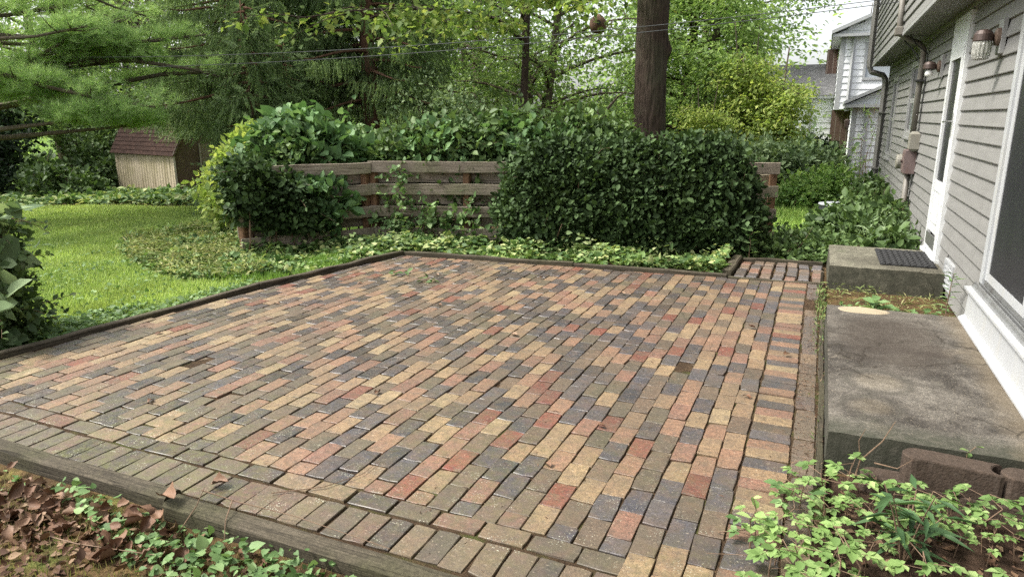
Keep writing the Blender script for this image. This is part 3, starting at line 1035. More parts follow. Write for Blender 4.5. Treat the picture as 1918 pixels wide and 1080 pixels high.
    F = [(k, (k + 1) % n, n + (k + 1) % n, n + k) for k in range(n)] + [tuple(range(n))[::-1], tuple(range(n, 2 * n))]
    obj('sill', V, F, M['trim'], s)

    # --- windows
    for (a, b, z0, z1) in (W1, W2):
        w = frame_box(MB(), a, b, z0, z1, 0.07, x - 0.032, x + 0.001).obj('window', M['trim_wall'], h)
        zm = (z0 + z1) / 2
        frame_box(MB(), a + .0705, b - .0705, zm - 0.015, z1 - .0705, 0.032, x - 0.014, x + 0.001).obj('upper_sash', M['trim_wall'], w)
        frame_box(MB(), a + .0705, b - .0705, z0 + .0705, zm - 0.0155, 0.032, x - 0.012, x + 0.001).obj('lower_sash', M['trim_wall'], w)
        MB().box((x - 0.008, a + .103, zm + .0175), (x - .001, b - .103, z1 - .103)).obj('pane', M['pane'], w)
        MB().box((x - 0.006, a + .103, z0 + .103), (x - .001, b - .103, zm - .048)).obj('pane', M['pane'], w)
        MB().box((x - 0.05, a - 0.02, z0 - 0.03), (x + .001, b + 0.02, z0 - 0.0005)).obj('sill', M['trim_wall'], w)

    # --- foundation vent
    a, b, z0, z1 = VT
    v = frame_box(MB(), a, b, z0, z1, 0.02, x - 0.026, x + 0.001).obj('vent', M['trim'], h)
    MB().box((x - 0.008, a + .0205, z0 + .0205), (x - .001, b - .0205, z1 - .0205)).obj('vent_back', M['trim'], v)
    for k in range(5):
        zz = z0 + 0.045 + k * 0.038
        if zz < z1 - 0.03: MB().box((x - 0.022, a + .022, zz), (x - 0.0085, b - .022, zz + 0.018)).obj('louvre', M['trim'], v)

    # --- overhanging upper floor
    ox = 0.79
    MB().box((ox, HY0, 2.502), (x + 7, HY1 + 0.02, 2.52)).obj('soffit', M['soffit'], h)
    MB().box((x - 0.03, HY0, 2.455), (x - 0.0175, HY1 - .07, 2.5)).obj('frieze_trim', M['trim_wall'], h)
    MB().box((ox + 0.003, HY0, 2.5205), (x + 7, HY1 + 0.0195, 5.1)).obj('upper_wall', M['siding'], h)
    siding(h, M['siding'], (ox, HY0, 0), (0, 1, 0), (-1, 0, 0), HY1 + .02 - HY0, 2.53, 5.1, 0.121, [], name='upper_siding_board')
    MB().box((ox - 0.024, HY0, 2.490), (ox - 0.001, HY1 + 0.022, 2.529)).obj('drip_trim', M['trim_wall'], h)
    rf = MB()
    rf.add([(ox - .45, HY0 - .3, 5.1), (ox - .45, HY1 + .35, 5.1), (4.6, HY1 + .35, 7.2), (4.6, HY0 - .3, 7.2), (9, HY1 + .35, 5.1), (9, HY0 - .3, 5.1),
            (ox - .45, HY0 - .3, 4.98), (ox - .45, HY1 + .35, 4.98), (9, HY1 + .35, 4.98), (9, HY0 - .3, 4.98)],
           [(0, 3, 2, 1), (3, 5, 4, 2), (6, 7, 8, 9), (0, 1, 7, 6), (5, 9, 8, 4), (1, 2, 4, 8, 7), (0, 6, 9, 5, 3)])
    rf.obj('roof', M['roof'], h)

    # --- downpipe on the far corner: down the upper floor, a jog in to the wall, then down to the ground
    y = HY1 - 0.05
    dp = [(ox - 0.07, y, 5.0), (ox - 0.07, y, 2.62), (ox - 0.062, y, 2.50), (ox - 0.02, y, 2.40), (x - 0.14, y, 2.335), (x - 0.085, y, 2.26), (x - 0.075, y, 2.12), (x - 0.075, y, 0.02), (x - 0.12, y, -0.08)]
    MB().tube(dp, 0.055, 4).obj('downpipe', M['downpipe'], h)
    for z in (0.5, 1.6): MB().box((x - 0.15, y - .075, z), (x - 0.02, y + .062, z + 0.03)).obj('pipe_strap', M['downpipe'], h)

    # --- service mast, cables and meter
    y = 10.35
    MB().tube([(ox - 0.06, y - .2, 3.1), (ox - 0.06, y - .2, 2.66), (ox - 0.045, y - .2, 2.52), (ox + 0.08, y - .12, 2.455), (x - 0.14, y - .02, 2.42), (x - 0.075, y, 2.34), (x - 0.07, y, 2.2), (x - 0.07, y, 1.28)], 0.034, 10) \
        .obj('conduit', M['conduit'], h, smooth=True)
    MB().box((ox - 0.10, y - .28, 2.50), (ox - 0.024, y - .12, 2.60), .01).obj('conduit_elbow', M['conduit'], h)
    MB().tube([(x - 0.07, y, 0.84), (x - 0.07, y, -0.12)], 0.036, 10).obj('conduit', M['conduit'], h, smooth=True)
    MB().box((x - 0.125, y - .13, 1.96), (x - 0.018, y + .08, 1.985)).obj('conduit_strap', M['cable'], h)
    MB().tube([(ox - .03, y - .3, 2.66), (x - .2, y - .25, 2.40), (x - .05, y - .22, 2.28), (x - .03, y - .17, 1.9), (x - .03, y - .15, 1.5), (x - .03, y - .18, 1.3)], 0.008, 6).obj('cable', M['cable'], h)
    MB().tube([(ox + .06, y + .35, 2.49), (x - .12, y + .22, 2.30), (x - .03, y + .05, 2.02)], 0.008, 6).obj('cable', M['cable'], h)
    b = MB().box((x - 0.14, y - .20, 0.83), (x - 0.016, y + .13, 1.13), .008).obj('meter_box', M['meter_box'], h)
    MB().box((x - 0.146, y - .17, 0.86), (x - 0.1405, y + .10, 1.10), .002).obj('cover', M['meter_box'], b)
    MB().tube([(x - 0.146, y - .02, 0.985), (x - 0.165, y - .02, 0.985), (x - 0.17, y - .02, 0.985)], 0.02, 10).obj('knob', M['lamp_cap'], b)
    MB().box((x - 0.12, y - .32, 1.12), (x - 0.016, y - .07, 1.36), .03).obj('terminal_box', M['meter_grey'], h)
    yy = y + 0.42
    mt = MB().box((x - 0.07, yy - .15, 0.82), (x - 0.016, yy + .17, 1.09), .008).obj('meter_socket', M['meter_grey'], h)
    MB().tube([(x - 0.07, yy, 0.955), (x - 0.17, yy, 0.955), (x - 0.185, yy, 0.955)], [0.10, 0.095, 0.08], 20).obj('meter_dial', M['meter_grey'], mt, smooth=False)
    MB().tube([(x - .04, y - .22, 0.84), (x - .05, y - .26, 0.6), (x - .03, y - .2, 0.35), (x - .05, y - .28, 0.1), (x - .03, y - .2, -.05)], 0.007, 6).obj('cable', M['cable'], h)
    return h


house()


def wall_lamp(y, z, glass, label, name='wall_lamp'):
    x = WX - 0.017
    t = empty(name, (x, y, z), label, 'wall lamp', 'lamps on the grey house wall')
    m = MB().box((x - 0.028, y - .075, z - .11), (x - 0.001, y + .075, z + .13), .006); m.obj('backplate', M['trim_wall'], t)
    V, F = tube([(x - 0.0285, y, z + .01), (x - 0.05, y, z + .01), (x - 0.062, y, z + .01)], [.062, .06, .03], 20)
    obj('mount', V, F, M['lamp_mount'], t, smooth=False)
    V, F = tube([(x - .055, y, z + .01), (x - .085, y, z + .02), (x - .115, y, z + .03)], [.018, .016, .02], 10)
    obj('arm', V, F, M['lamp_mount'], t, smooth=True)
    cx = x - .125
    V, F = tube([(cx, y, z + .062), (cx, y, z + .055), (cx, y, z + .03), (cx, y, z - .012), (cx, y, z - .018)], [.02, .045, .060, .064, .058], 24)
    obj('cap', V, F, M['lamp_cap'], t, smooth=False)
    if glass:
        pts = [(cx, y, z - .0185), (cx, y, z - .04), (cx, y, z - .10), (cx, y, z - .135), (cx, y, z - .145)]
        V, F = tube(pts, [.058, .062, .060, .052, .03], 32)
        V = np.array(V); a = np.arange(len(V)) % 32
        c0 = np.array([cx, y, 0]); rr = V - c0; rr[:, 2] = 0
        V = V - rr * (0.07 * (a % 2))[:, None]                     # fluted glass
        obj('glass_shade', V, F, M['lamp_glass'], t)
    else:
        V, F = tube([(cx, y, z - .0185), (cx, y, z - .03), (cx, y, z - .05), (cx, y, z - .075), (cx, y, z - .09), (cx, y, z - .096)], [.018, .028, .038, .038, .024, .006], 16)
        obj('bulb', V, F, M['bulb'], t, smooth=True)
    return t


wall_lamp(6.12, 2.08, True, 'wall lamp with ribbed glass shade on backplate beside the sliding door')
wall_lamp(8.92, 2.05, False, 'wall lamp with bare white bulb between storm door and window')

# ------------------------------------------------------------------ stoops, mat, retaining blocks


def slab(name, x0, x1, y0, y1, z0, z1, mat, label, bev, seed):
    rr = np.random.default_rng(seed)
    nx, ny = 16, 30
    V, F = [], []
    gx = np.linspace(x0, x1, nx); gy = np.linspace(y0, y1, ny)
    for i in range(nx):
        for j in range(ny):
            x_, y_ = gx[i], gy[j]
            d = min(i, nx - 1 - i, j, ny - 1 - j)
            z = z1 + 0.003 * float(n2(np.array([x_]), np.array([y_]), 4, seed)[0])
            if d == 0: z -= bev * (1 + .15 * rr.normal())
            V.append((x_, y_, z))
    for i in range(nx - 1):
        for j in range(ny - 1):
            F.append((i * ny + j, (i + 1) * ny + j, (i + 1) * ny + j + 1, i * ny + j + 1))
    ring = [(i, 0) for i in range(nx)] + [(nx - 1, j) for j in range(1, ny)] + [(i, ny - 1) for i in range(nx - 2, -1, -1)] + [(0, j) for j in range(ny - 2, 0, -1)]
    b = len(V)
    for (i, j) in ring: V.append((gx[i] + (gx[i] - (x0 + x1) / 2) * .012 + rr.normal() * .002, gy[j] + (gy[j] - (y0 + y1) / 2) * .006 + rr.normal() * .002, z0))
    n = len(ring)
    for k in range(n):
        (i, j), (i2, j2) = ring[k], ring[(k + 1) % n]
        F.append((b + k, b + (k + 1) % n, i2 * ny + j2, i * ny + j))
    return tag(obj(name, V, F, mat), label, 'concrete step', 'concrete steps against the house')


slab('concrete_stoop', 0.155, 1.10, 3.27, 5.66, -0.15, 0.163, M['slab'], 'large stained concrete stoop below the sliding glass door', 0.012, 3)
slab('concrete_step', 0.175, 1.10, 6.96, 8.12, -0.15, 0.215, M['step'], 'smaller concrete step with a black mat below the storm door', 0.010, 8)


def patch(cx, cy, rx, ry, seed, mat, z=0.1665):
    """old cement repair smeared on the stoop"""
    a = np.linspace(0, 2 * pi, 40, endpoint=False)
    r = 1 + .06 * np.sin(2 * a + seed) + .04 * np.sin(3 * a + 2 * seed) + .03 * np.sin(5 * a)
    V = [(cx + rx * r[k] * cos(a[k]), cy + ry * r[k] * sin(a[k]), z - .004) for k in range(40)]
    V += [(cx + .93 * rx * r[k] * cos(a[k]), cy + .93 * ry * r[k] * sin(a[k]), z + .001) for k in range(40)]
    F = [(k, (k + 1) % 40, 40 + (k + 1) % 40, 40 + k) for k in range(40)] + [tuple(range(40, 80))]
    return obj('cement_patch', V, F, mat, bpy.data.objects['concrete_stoop'])


M['cement'] = plain('cement_patch', '#94876f', 0.9, 0.12, 9, dirt='#8f8470', bump=0.4, bscale=80)
patch(0.39, 5.53, 0.165, 0.095, 1.0, M['cement'])


def door_mat():
    root = empty('door_mat', (0.83, 7.52, 0.217), 'black woven rubber mat on the far concrete step', 'mat')
    x0, x1, y0, y1, z = 0.60, 1.06, 7.12, 7.93, 0.2195
    MB().box((x0, y0, z), (x1, y1, z + 0.005)).obj('backing', M['black_rubber'], root)
    me = None
    for i in range(9):
        for j in range(15):
            cx = x0 + .028 + i * (x1 - x0 - .056) / 8; cy = y0 + .03 + j * (y1 - y0 - .06) / 14
            if me is None:
                m = MB().box((-.024, -.010, 0), (.024, .010, .009), .003); me = mesh_np('strip', m.V, m.F, M['black_rubber'])
            o = bpy.data.objects.new('strip', me)
            o.rotation_euler = (0, 0, radians(45 if (i + j) % 2 else -45))
            link(o, root, (cx, cy, z + 0.0055))


door_mat()


def retaining_block(cx, cy, z0, rz, label, seed):
    """kidney block: convex nose at one end, concave socket at the other"""
    L, W, H = 0.36, 0.115, 0.125
    P = []
    for k in range(11):
        a = pi / 2 + pi * k / 10
        P.append((-L / 2 + W / 2 + W / 2 * cos(a), W / 2 * sin(a)))
    P += [(-.08, -W / 2 + .004), (L / 2 - .012, -W / 2)]
    for k in range(7):
        a = -pi / 2 - pi * k / 6
        P.append((L / 2 + .002 + W / 2 * .92 * cos(a) * .75, W / 2 * .92 * sin(a)))
    P += [(L / 2 - .012, W / 2), (-.05, W / 2 + .003)]
    c, s = cos(rz), sin(rz)
    P = [(cx + x * c - y * s, cy + x * s + y * c) for x, y in P]
    m = MB()
    n = len(P)
    ctr = np.mean(np.array(P), 0)
    V = [(x, y, z0) for x, y in P] + [(x, y, z0 + H - .006) for x, y in P]
    V += [(x + (ctr[0] - x) * .04, y + (ctr[1] - y) * .04, z0 + H) for x, y in P]
    F = [tuple(range(n))[::-1], tuple(range(2 * n, 3 * n))]
    for l in range(2):
        for k in range(n): F.append((l * n + k, l * n + (k + 1) % n, (l + 1) * n + (k + 1) % n, (l + 1) * n + k))
    o = obj('retaining_block', V, F, M['block'], origin=(cx, cy, z0))
    return tag(o, label, 'concrete block', 'retaining blocks in front of the stoop')


zb = -0.10
retaining_block(0.625, 3.165, zb + 0.126, -0.10, 'rounded end block on top of the retaining wall by the plant bed', 1)
retaining_block(0.975, 3.125, zb + 0.126, -0.12, 'second block on top of the retaining wall, next to the house', 2)
retaining_block(0.475, 3.175, zb, -0.06, 'lower retaining block half buried, poking out past the rounded end block', 3)
retaining_block(0.83, 3.135, zb, -0.12, 'lower retaining block under the joint of the two top blocks', 4)

# ------------------------------------------------------------------ fence
FL, FC, FR = np.array([-6.07, 6.08]), np.array([-5.20, 7.45]), np.array([-0.50, 9.02])


def fence(A, B, label, posts, zt, seed, nb=7):
    f = empty('board_fence', (A[0], A[1], g1(*A)), label, 'fence', 'weathered board fence')
    u = (B - A) / np.linalg.norm(B - A); nrm = np.array([u[1], -u[0]])       # towards the patio
    L = np.linalg.norm(B - A)
    for k, s in enumerate(posts):
        p = A + u * s
        board('post', (*p, -0.3), (*p, zt - 0.035 - .01 * (k % 2)), 0.088, 0.088, M['post'], f, seed + k, 0.001)
    rows = np.linspace(zt - 0.068, 0.10, nb)
    cuts = sorted(posts)
    for r, z in enumerate(rows):
        front = r % 2 == 0
        off = 0.0645 if front else -0.0645
        w = 0.138
        for q in range(len(cuts) - 1):
            if q % 2 == 1 and len(cuts) > 3: continue
            s0 = cuts[q] - (0.05 if q == 0 else 0); s1 = cuts[min(q + 2, len(cuts) - 1)] + (0.05 if q + 2 >= len(cuts) - 1 else -0.004)
            a, b = A + u * s0 + nrm * off, A + u * s1 + nrm * off
            board('board', (*a, z), (*b, z + 0.006 * math.sin(r * 3 + q)), w, 0.036, M['fence'], f, seed * 7 + r * 3 + q, 0.0025)
    return f


L1 = np.linalg.norm(FC - FL); L2 = np.linalg.norm(FR - FC)
fence(FL, FC + (FL - FC) / L1 * 0.10, 'short run of weathered board fence buried in vines beside the lawn', [0.0, L1 - 0.10], 0.985, 3)
fence(FC, FR, 'long weathered board fence behind the clipped dark hedge', [0.02, 1.22, 2.5, 3.7, L2], 1.0, 9)

# ------------------------------------------------------------------ shed
def shed():
    A = np.array([-15.65, 13.50]); u = np.array([-0.979, 0.204]); v = np.array([0.204, 0.979])
    zg = g1(*A) - 0.03
    t = empty('garden_shed', (*A, zg), 'beige garden shed with brown barn roof under the conifers', 'shed')
    L, W, hw = 3.2, 2.5, 1.08
    P = lambda s, w, z: np.array([*(A + u * s + v * w), zg + z])
    # ribbed side wall
    n = 96
    V, F = [], []
    for i in range(n + 1):
        d = -0.012 if i % 4 in (1, 2) else 0.0
        for z in (0, hw): V.append(P(L * i / n, d, z))
    for i in range(n): F.append((2 * i, 2 * i + 1, 2 * i + 3, 2 * i + 2))
    obj('side_wall', V, F, M['shed'], t)
    # gable end with barn outline
    prof = [(0, 0), (W, 0), (W, hw), (W - .42, hw + .82), (W / 2, hw + 1.28), (.42, hw + .82), (0, hw)]
    V = [P(0, w, z) for w, z in prof] + [P(0.04, w, z) for w, z in prof]
    k = len(prof)
    F = [tuple(range(k)), tuple(range(k, 2 * k))[::-1]] + [(i, i + k, (i + 1) % k + k, (i + 1) % k) for i in range(k)]
    obj('gable_wall', V, F, M['shed_gable'], t)
    V = [P(L, w, z) for w, z in prof]
    obj('gable_wall', V, [tuple(range(k))[::-1]], M['shed_gable'], t)
    V = [P(s, W, z) for s, z in ((0, 0), (L, 0), (L, hw), (0, hw))]
    obj('side_wall', V, [(0, 1, 2, 3)], M['shed'], t)
    # roof courses
    ro = None
    slopes = [((-.08, hw - .05), (.40, hw + .84)), ((.40, hw + .84), (W / 2, hw + 1.31))]
    for side in (0, 1):
        for (a, b) in slopes:
            a, b = np.array(a), np.array(b)
            ln = np.linalg.norm(b - a); nc = max(2, int(ln / 0.125))
            nr = np.array([-(b - a)[1], (b - a)[0]]) / ln
            for c in range(nc):
                p0 = a + (b - a) * c / nc; p1 = a + (b - a) * (c + 1.02) / nc
                q0, q1 = p0 + nr * 0.022, p1 + nr * 0.008
                V = []
                for s in (-0.10, L + 0.10):
                    for (w, z) in (p0, q0, q1, p1):
                        V.append(P(s, w if side == 0 else W - w, z))
                F = [(0, 1, 5, 4), (1, 2, 6, 5), (2, 3, 7, 6), (3, 0, 4, 7), (3, 2, 1, 0), (4, 5, 6, 7)]
                obj('shingle_course', V, F, M['shed_roof'], t, origin=V[0])
    # corner and rake trim
    def strip(p, q, w=.05):
        V, F = tube([p, q], w, 4); obj('trim_board', V, F, M['shed_trim'], t)
    strip(P(-.015, -.015, 0), P(-.015, -.015, hw), .035)
    strip(P(-.06, -.06, hw - .03), P(-.06, .41, hw + .80), .035)
    strip(P(-.06, .41, hw + .80), P(-.06, W / 2, hw + 1.26), .035)
    for s in (.75, 1.25):
        a, b = s, s + .48
        m = MB(); V = [P(-.03, a, .05), P(-.03, b, .05), P(-.03, b, hw + .25), P(-.03, a, hw + .25), P(-.001, a, .05), P(-.001, b, .05), P(-.001, b, hw + .25), P(-.001, a, hw + .25)]
        obj('door_leaf', V, [(0, 1, 2, 3), (7, 6, 5, 4), (0, 4, 5, 1), (1, 5, 6, 2), (2, 6, 7, 3), (3, 7, 4, 0)], M['shed_trim'] if s < 1 else M['shed_gable'], t)
    strip(P(-.04, .72, .02), P(-.04, .72, hw + .27), .03)


shed()


# ------------------------------------------------------------------ white house next door
def neighbour():
    zg = -0.75
    t = empty('neighbour_house', (2.5, 29.0, zg), 'white two storey house with front gables beyond the garden', 'house')
    wm = M['siding_white']
    # two storey block
    X0, X1, Y0, Y1 = 0.29, 7.0, 27.0, 35.0
    MB().box((X0 + .003, Y0 + .003, 1.76), (X1, Y1, 4.10)).obj('upper_wall', wm, t)
    wz = (1.02 - X0, 1.95 - X0, 2.71, 3.92)
    siding(t, wm, (X0, Y0, 0), (1, 0, 0), (0, -1, 0), X1 - X0, 1.77, 4.10, 0.215, [wz], lip=0.025)
    siding(t, wm, (X0, Y0, 0), (0, 1, 0), (-1, 0, 0), Y1 - Y0, 1.77, 4.10, 0.215, [], lip=0.02)
    w = MB()
    for (a, b, c, d) in ((1.02, 1.10, 2.71, 3.92), (1.87, 1.95, 2.71, 3.92), (1.10, 1.87, 3.84, 3.92), (1.10, 1.87, 2.71, 2.79)): w.box((a, Y0 - .05, c), (b, Y0 + .002, d))
    w = w.obj('window', M['trim'], t)
    MB().box((1.101, Y0 - .012, 2.791), (1.869, Y0 - .002, 3.295)).obj('pane', M['pane_pale'], w)
    MB().box((1.101, Y0 - .012, 3.335), (1.869, Y0 - .002, 3.839)).obj('pane', M['pane_pale'], w)
    MB().box((1.101, Y0 - .03, 3.296), (1.869, Y0 - .002, 3.334)).obj('meeting_rail', M['trim'], w)
    MB().tube([(0.66, Y0 - .09, 4.06), (0.66, Y0 - .09, 1.70)], 0.06, 4).obj('downpipe', M['trim'], t)
    MB().box((X0 - .03, Y0 - .03, 1.75), (X0 + .12, Y0 - .0265, 4.10)).obj('corner_trim', M['trim'], t)
    # gable above the eave
    ax = 3.7; az = 5.75
    m = MB(); m.add([(X0 - .25, Y0 - .02, 4.19), (7.2, Y0 - .02, 4.19), (ax, Y0 - .02, az)], [(0, 1, 2)]); m.obj('gable_wall', wm, t)
    for k in range(7):
        z = 4.30 + k * .21; fx = (z - 4.19) / (az - 4.19)
        a, b = X0 - .2 + (ax - X0 + .2) * fx, 7.2 - (7.2 - ax) * fx
        V = [(a + .05, Y0 - .021, z), (b - .05, Y0 - .021, z), (b - .05, Y0 - .045, z), (a + .05, Y0 - .045, z), (a + .2, Y0 - .021, z + .2), (b - .2, Y0 - .021, z + .2)]
        obj('siding_board', V, [(3, 2, 5, 4), (0, 1, 2, 3)], wm, t, origin=V[0])
    MB().box((X0 - .30, Y0 - .30, 4.10), (7.3, Y0 + .2, 4.19)).obj('eave_trim', M['trim'], t)
    MB().box((X0 - .30, Y0 + .201, 4.10), (X0 - .004, Y1, 4.19)).obj('eave_soffit', M['trim'], t)
    for side in (0, 1):
        e = X0 - .34 if side == 0 else 7.34
        V = [(e, Y0 - .34, 4.19), (ax, Y0 - .34, az + .07), (ax, Y1, az + .07), (e, Y1, 4.19)]
        V += [(x_, y_, z_ + .11) for x_, y_, z_ in V]
        o = obj('roof_slope', V, [(0, 1, 2, 3), (7, 6, 5, 4), (0, 4, 5, 1), (1, 5, 6, 2), (2, 6, 7, 3), (3, 7, 4, 0)], [M['roof'], M['trim']], t)
        for f_ in (0, 2, 5): o.data.polygons[f_].material_index = 1
    # lower front block with its own small gable
    X0, Y0 = 0.80, 25.0
    MB().box((X0 + .003, Y0 + .003, zg), (6.5, 27.4, 1.80)).obj('front_wall', wm, t)
    siding(t, wm, (X0, Y0, 0), (1, 0, 0), (0, -1, 0), 5.0, zg + .1, 1.80, 0.215, [], lip=0.025)
    siding(t, wm, (X0, Y0, 0), (0, 1, 0), (-1, 0, 0), 2.0, zg + .1, 1.80, 0.215, [], lip=0.02)
    MB().tube([(1.2, Y0 - .09, 1.86), (1.2, Y0 - .09, zg)], 0.06, 4).obj('downpipe', M['trim'], t)
    MB().box((X0 - .03, Y0 - .03, zg), (X0 + .12, Y0 - .0265, 1.8)).obj('corner_trim', M['trim'], t)
    MB().box((X0 - .25, Y0 - .28, 1.80), (6.7, 27.0, 1.90)).obj('eave_trim', M['trim'], t)
    ax, az = 3.6, 3.25
    V = [(X0 - .2, Y0 - .03, 1.9), (6.6, Y0 - .03, 1.9), (ax, Y0 - .03, az)]
    obj('gable_wall', V, [(0, 1, 2)], wm, t)
    for side in (0, 1):
        e = X0 - .28 if side == 0 else 6.75
        V = [(e, Y0 - .32, 1.9), (ax, Y0 - .32, az + .08), (ax, 26.99, az + .08), (e, 26.99, 1.9)]
        V += [(x_, y_, z_ + .10) for x_, y_, z_ in V]
        o = obj('roof_slope', V, [(0, 1, 2, 3), (7, 6, 5, 4), (0, 4, 5, 1), (1, 5, 6, 2), (2, 6, 7, 3), (3, 7, 4, 0)], [M['roof'], M['trim']], t)
        for f_ in (0, 2, 5): o.data.polygons[f_].material_index = 1
    # side lamp by the entrance
    MB().tube([(.70, 26.2, 1.45), (.70, 26.2, 1.40), (.70, 26.2, 1.18), (.70, 26.2, 1.12)], [.03, .09, .07, .02], 8).obj('entrance_lamp', M['lamp_cap'], t)
    # recessed brick wall under the upper floor
    MB().box((0.24, 30.0, zg), (7.0, 33.0, 1.755)).obj('brick_wall', M['far_brick'], t)
    # single storey wing on the left with a grey roof
    wg = M['siding_white']
    MB().box((-3.2, 30.4, zg), (0.235, 34, 2.2)).obj('wing_wall', wg, t)
    siding(t, wg, (-3.2, 30.4, 0), (1, 0, 0), (0, -1, 0), 3.43, zg + .1, 2.2, 0.215, [], lip=0.025)
    MB().tube([(-.55, 30.3, 2.2), (-.55, 30.3, zg)], 0.06, 4).obj('downpipe', M['trim'], t)
    MB().box((-3.4, 30.05, 2.2), (0.235, 30.6, 2.32)).obj('eave_trim', M['trim'], t)
    V = [(-3.4, 30.0, 2.32), (0.26, 30.0, 2.32), (0.26, 32.4, 3.6), (-3.4, 32.4, 3.6), (-3.4, 34.6, 2.32), (0.26, 34.6, 2.32)]
    obj('wing_roof', V, [(0, 1, 2, 3), (3, 2, 5, 4)], M['roof'], t)
    MB().box((-.15, 31.6, 2.6), (0.25, 32.2, 4.1)).obj('chimney', M['far_brick'], t)


neighbour()

# ------------------------------------------------------------------ conifers
def spruce_mesh(seed, H, R0, z_low, nb, per):
    """Norway spruce: drooping boughs hung with branchlets; returns trunk, bough and needle arrays at the origin"""
    rng = np.random.default_rng(seed)
    boughs = MB(); P, D, N, Sz = [], [], [], []
    for b in range(nb):
        z = z_low + (H - z_low) * (b / nb) ** 1.15
        az = b * 2.399 + rng.normal() * .25
        R = R0 * (1 - (z / H) ** 1.3) * rng.uniform(.75, 1.08) + .15
        n = 9
        pts = []
        for i in range(n):
            s = i / (n - 1)
            r = R * s
            zz = z + 0.10 * R * s - 0.42 * R * s * s + 0.20 * R * s ** 4
            a = az + .12 * sin(3 * s + b)
            pts.append((r * cos(a), r * sin(a), zz))
        pts = np.array(pts)
        boughs.tube(pts, np.linspace(.028, .006, n) * (1 + R / 3), 5, False)
        m = int(per * R / R0)
        s = rng.uniform(.12, 1, m) ** .75
        q = np.stack([np.interp(s, np.linspace(0, 1, n), pts[:, k]) for k in range(3)], -1)
        side = np.array([-sin(az), cos(az), 0]); out = np.array([cos(az), sin(az), 0])
        sg = rng.choice([-1, 1], m)
        spread = rng.uniform(0, .42, m) * R * (0.35 + 0.9 * np.sin(np.clip(s, 0, 1) * pi * .85))
        root = q + side * (sg * spread * .7)[:, None] + out * (spread * .35)[:, None]
        root[:, 2] -= spread * .12 + rng.uniform(0, .10, m)
        d = side * (sg * rng.uniform(.1, .6, m))[:, None] + out * rng.uniform(.15, .7, m)[:, None] + np.array([0, 0, -1.0]) * rng.uniform(.35, 1.5, m)[:, None]
        P.append(root); D.append(d); N.append(out + rng.normal(size=(m, 3)) * .4); Sz.append(rng.uniform(.24, .50, m))
        # upswept tips
        P.append(pts[-3:]); D.append(np.tile(out + [0, 0, .25], (3, 1))); N.append(np.tile([0, 0, 1.0], (3, 1))); Sz.append(np.full(3, .4))
    nV, nF = leaves('twig', np.concatenate(P), np.concatenate(D), np.concatenate(N) + .01, np.concatenate(Sz))
    return boughs, nV, nF


def place_tree(name, loc, meshes, label, cat, group=None, rz=0.0, sc=1.0):
    """meshes: list of (part name, mesh datablock); copies may share them"""
    t = empty(name, loc, label, cat, group)
    t.rotation_euler = (0, 0, rz); t.scale = (sc, sc, sc)
    for pn, me in meshes:
        o = bpy.data.objects.new(pn, me); COL.objects.link(o); o.parent = t
    return t


M['bark_spruce'] = bark_mat('spruce_bark', '#4a362c', '#6f5344', (14, 14, 5))
M['bark_dark'] = bark_mat('maple_bark', '#211a17', '#4b3f38', (16, 16, 2.2), 1.0)
M['bark_grey'] = bark_mat('grey_bark', '#3b342d', '#62584c', (12, 12, 2.5))
M['twig'] = plain('twig_brown', '#6a5644', 0.9, 0.25, 20)
M['spruce'] = leaf_mat('spruce_needles', ['#56704a', '#6a8458', '#7f9868', '#98b07c'], 0.3, 0.55, 0.9, 0.25)
M['pine'] = leaf_mat('pine_needles', ['#8db266', '#a0c478', '#b2d28a', '#c2dc98'], 0.42, 0.5, 0.7, 0.25)


def trunk_mesh(name, H, r0, r1, mat, n=14, seg=24, flare=.25, rough=.03, lean=(0, 0), seed=0):
    rr = np.random.default_rng(seed)
    P = []; R = []
    for i in range(seg + 1):
        s = i / seg
        P.append((lean[0] * s + .04 * sin(s * 5 + seed), lean[1] * s + .04 * cos(s * 4 + seed) - .04, -0.4 + (H + .4) * s))
        R.append((r0 + (r1 - r0) * s) * (1 + flare * math.exp(-s * 12)))
    V, F = tube(P, R, n)
    V = np.array(V)
    cc = np.repeat(np.array(P), n, 0)
    rad = V - cc
    V = cc + rad * (1 + rough * rr.normal(size=len(V)))[:, None]
    return V, F, np.array(P), np.array(R)


sp_b, sp_V, sp_F = spruce_mesh(21, 11.0, 2.9, 2.15, 84, 200)
tV, tF, _, _ = trunk_mesh('trunk', 11.0, .24, .04, M['bark_spruce'], 12, 20)
SPRUCE = [('trunk', mesh_np('trunk', tV, tF, M['bark_spruce'], True)), ('bough', mesh_np('bough', sp_b.V, sp_b.F, M['bark_spruce'])), ('crown', mesh_np('crown', sp_V, sp_F, M['spruce']))]
place_tree('spruce_tree', (-12.1, 12.6, g1(-12.1, 12.6)), SPRUCE, 'broad drooping spruce overhanging the garden shed', 'tree', 'old spruces behind the fence', 0.4, .9)
place_tree('spruce_tree', (-12.0, 14.6, g1(-12, 14.6)), SPRUCE, 'tall spruce with bare reddish trunk showing behind the young spruces', 'tree', 'old spruces behind the fence', 2.1, 1.1)
place_tree('spruce_tree', (-9.75, 14.1, g1(-9.75, 14.1)), SPRUCE, 'spruce with hanging curtains of twigs beside the maple branches', 'tree', 'old spruces behind the fence', 4.0, .95)
ys_b, ys_V, ys_F = spruce_mesh(4, 3.9, 0.95, 0.1, 70, 60)
tV, tF, _, _ = trunk_mesh('trunk', 3.9, .045, .008, M['bark_spruce'], 8, 12)
YS = [('trunk', mesh_np('trunk', tV, tF, M['bark_spruce'], True)), ('bough', mesh_np('bough', ys_b.V, ys_b.F, M['bark_spruce'])), ('crown', mesh_np('crown', ys_V, ys_F, M['spruce']))]
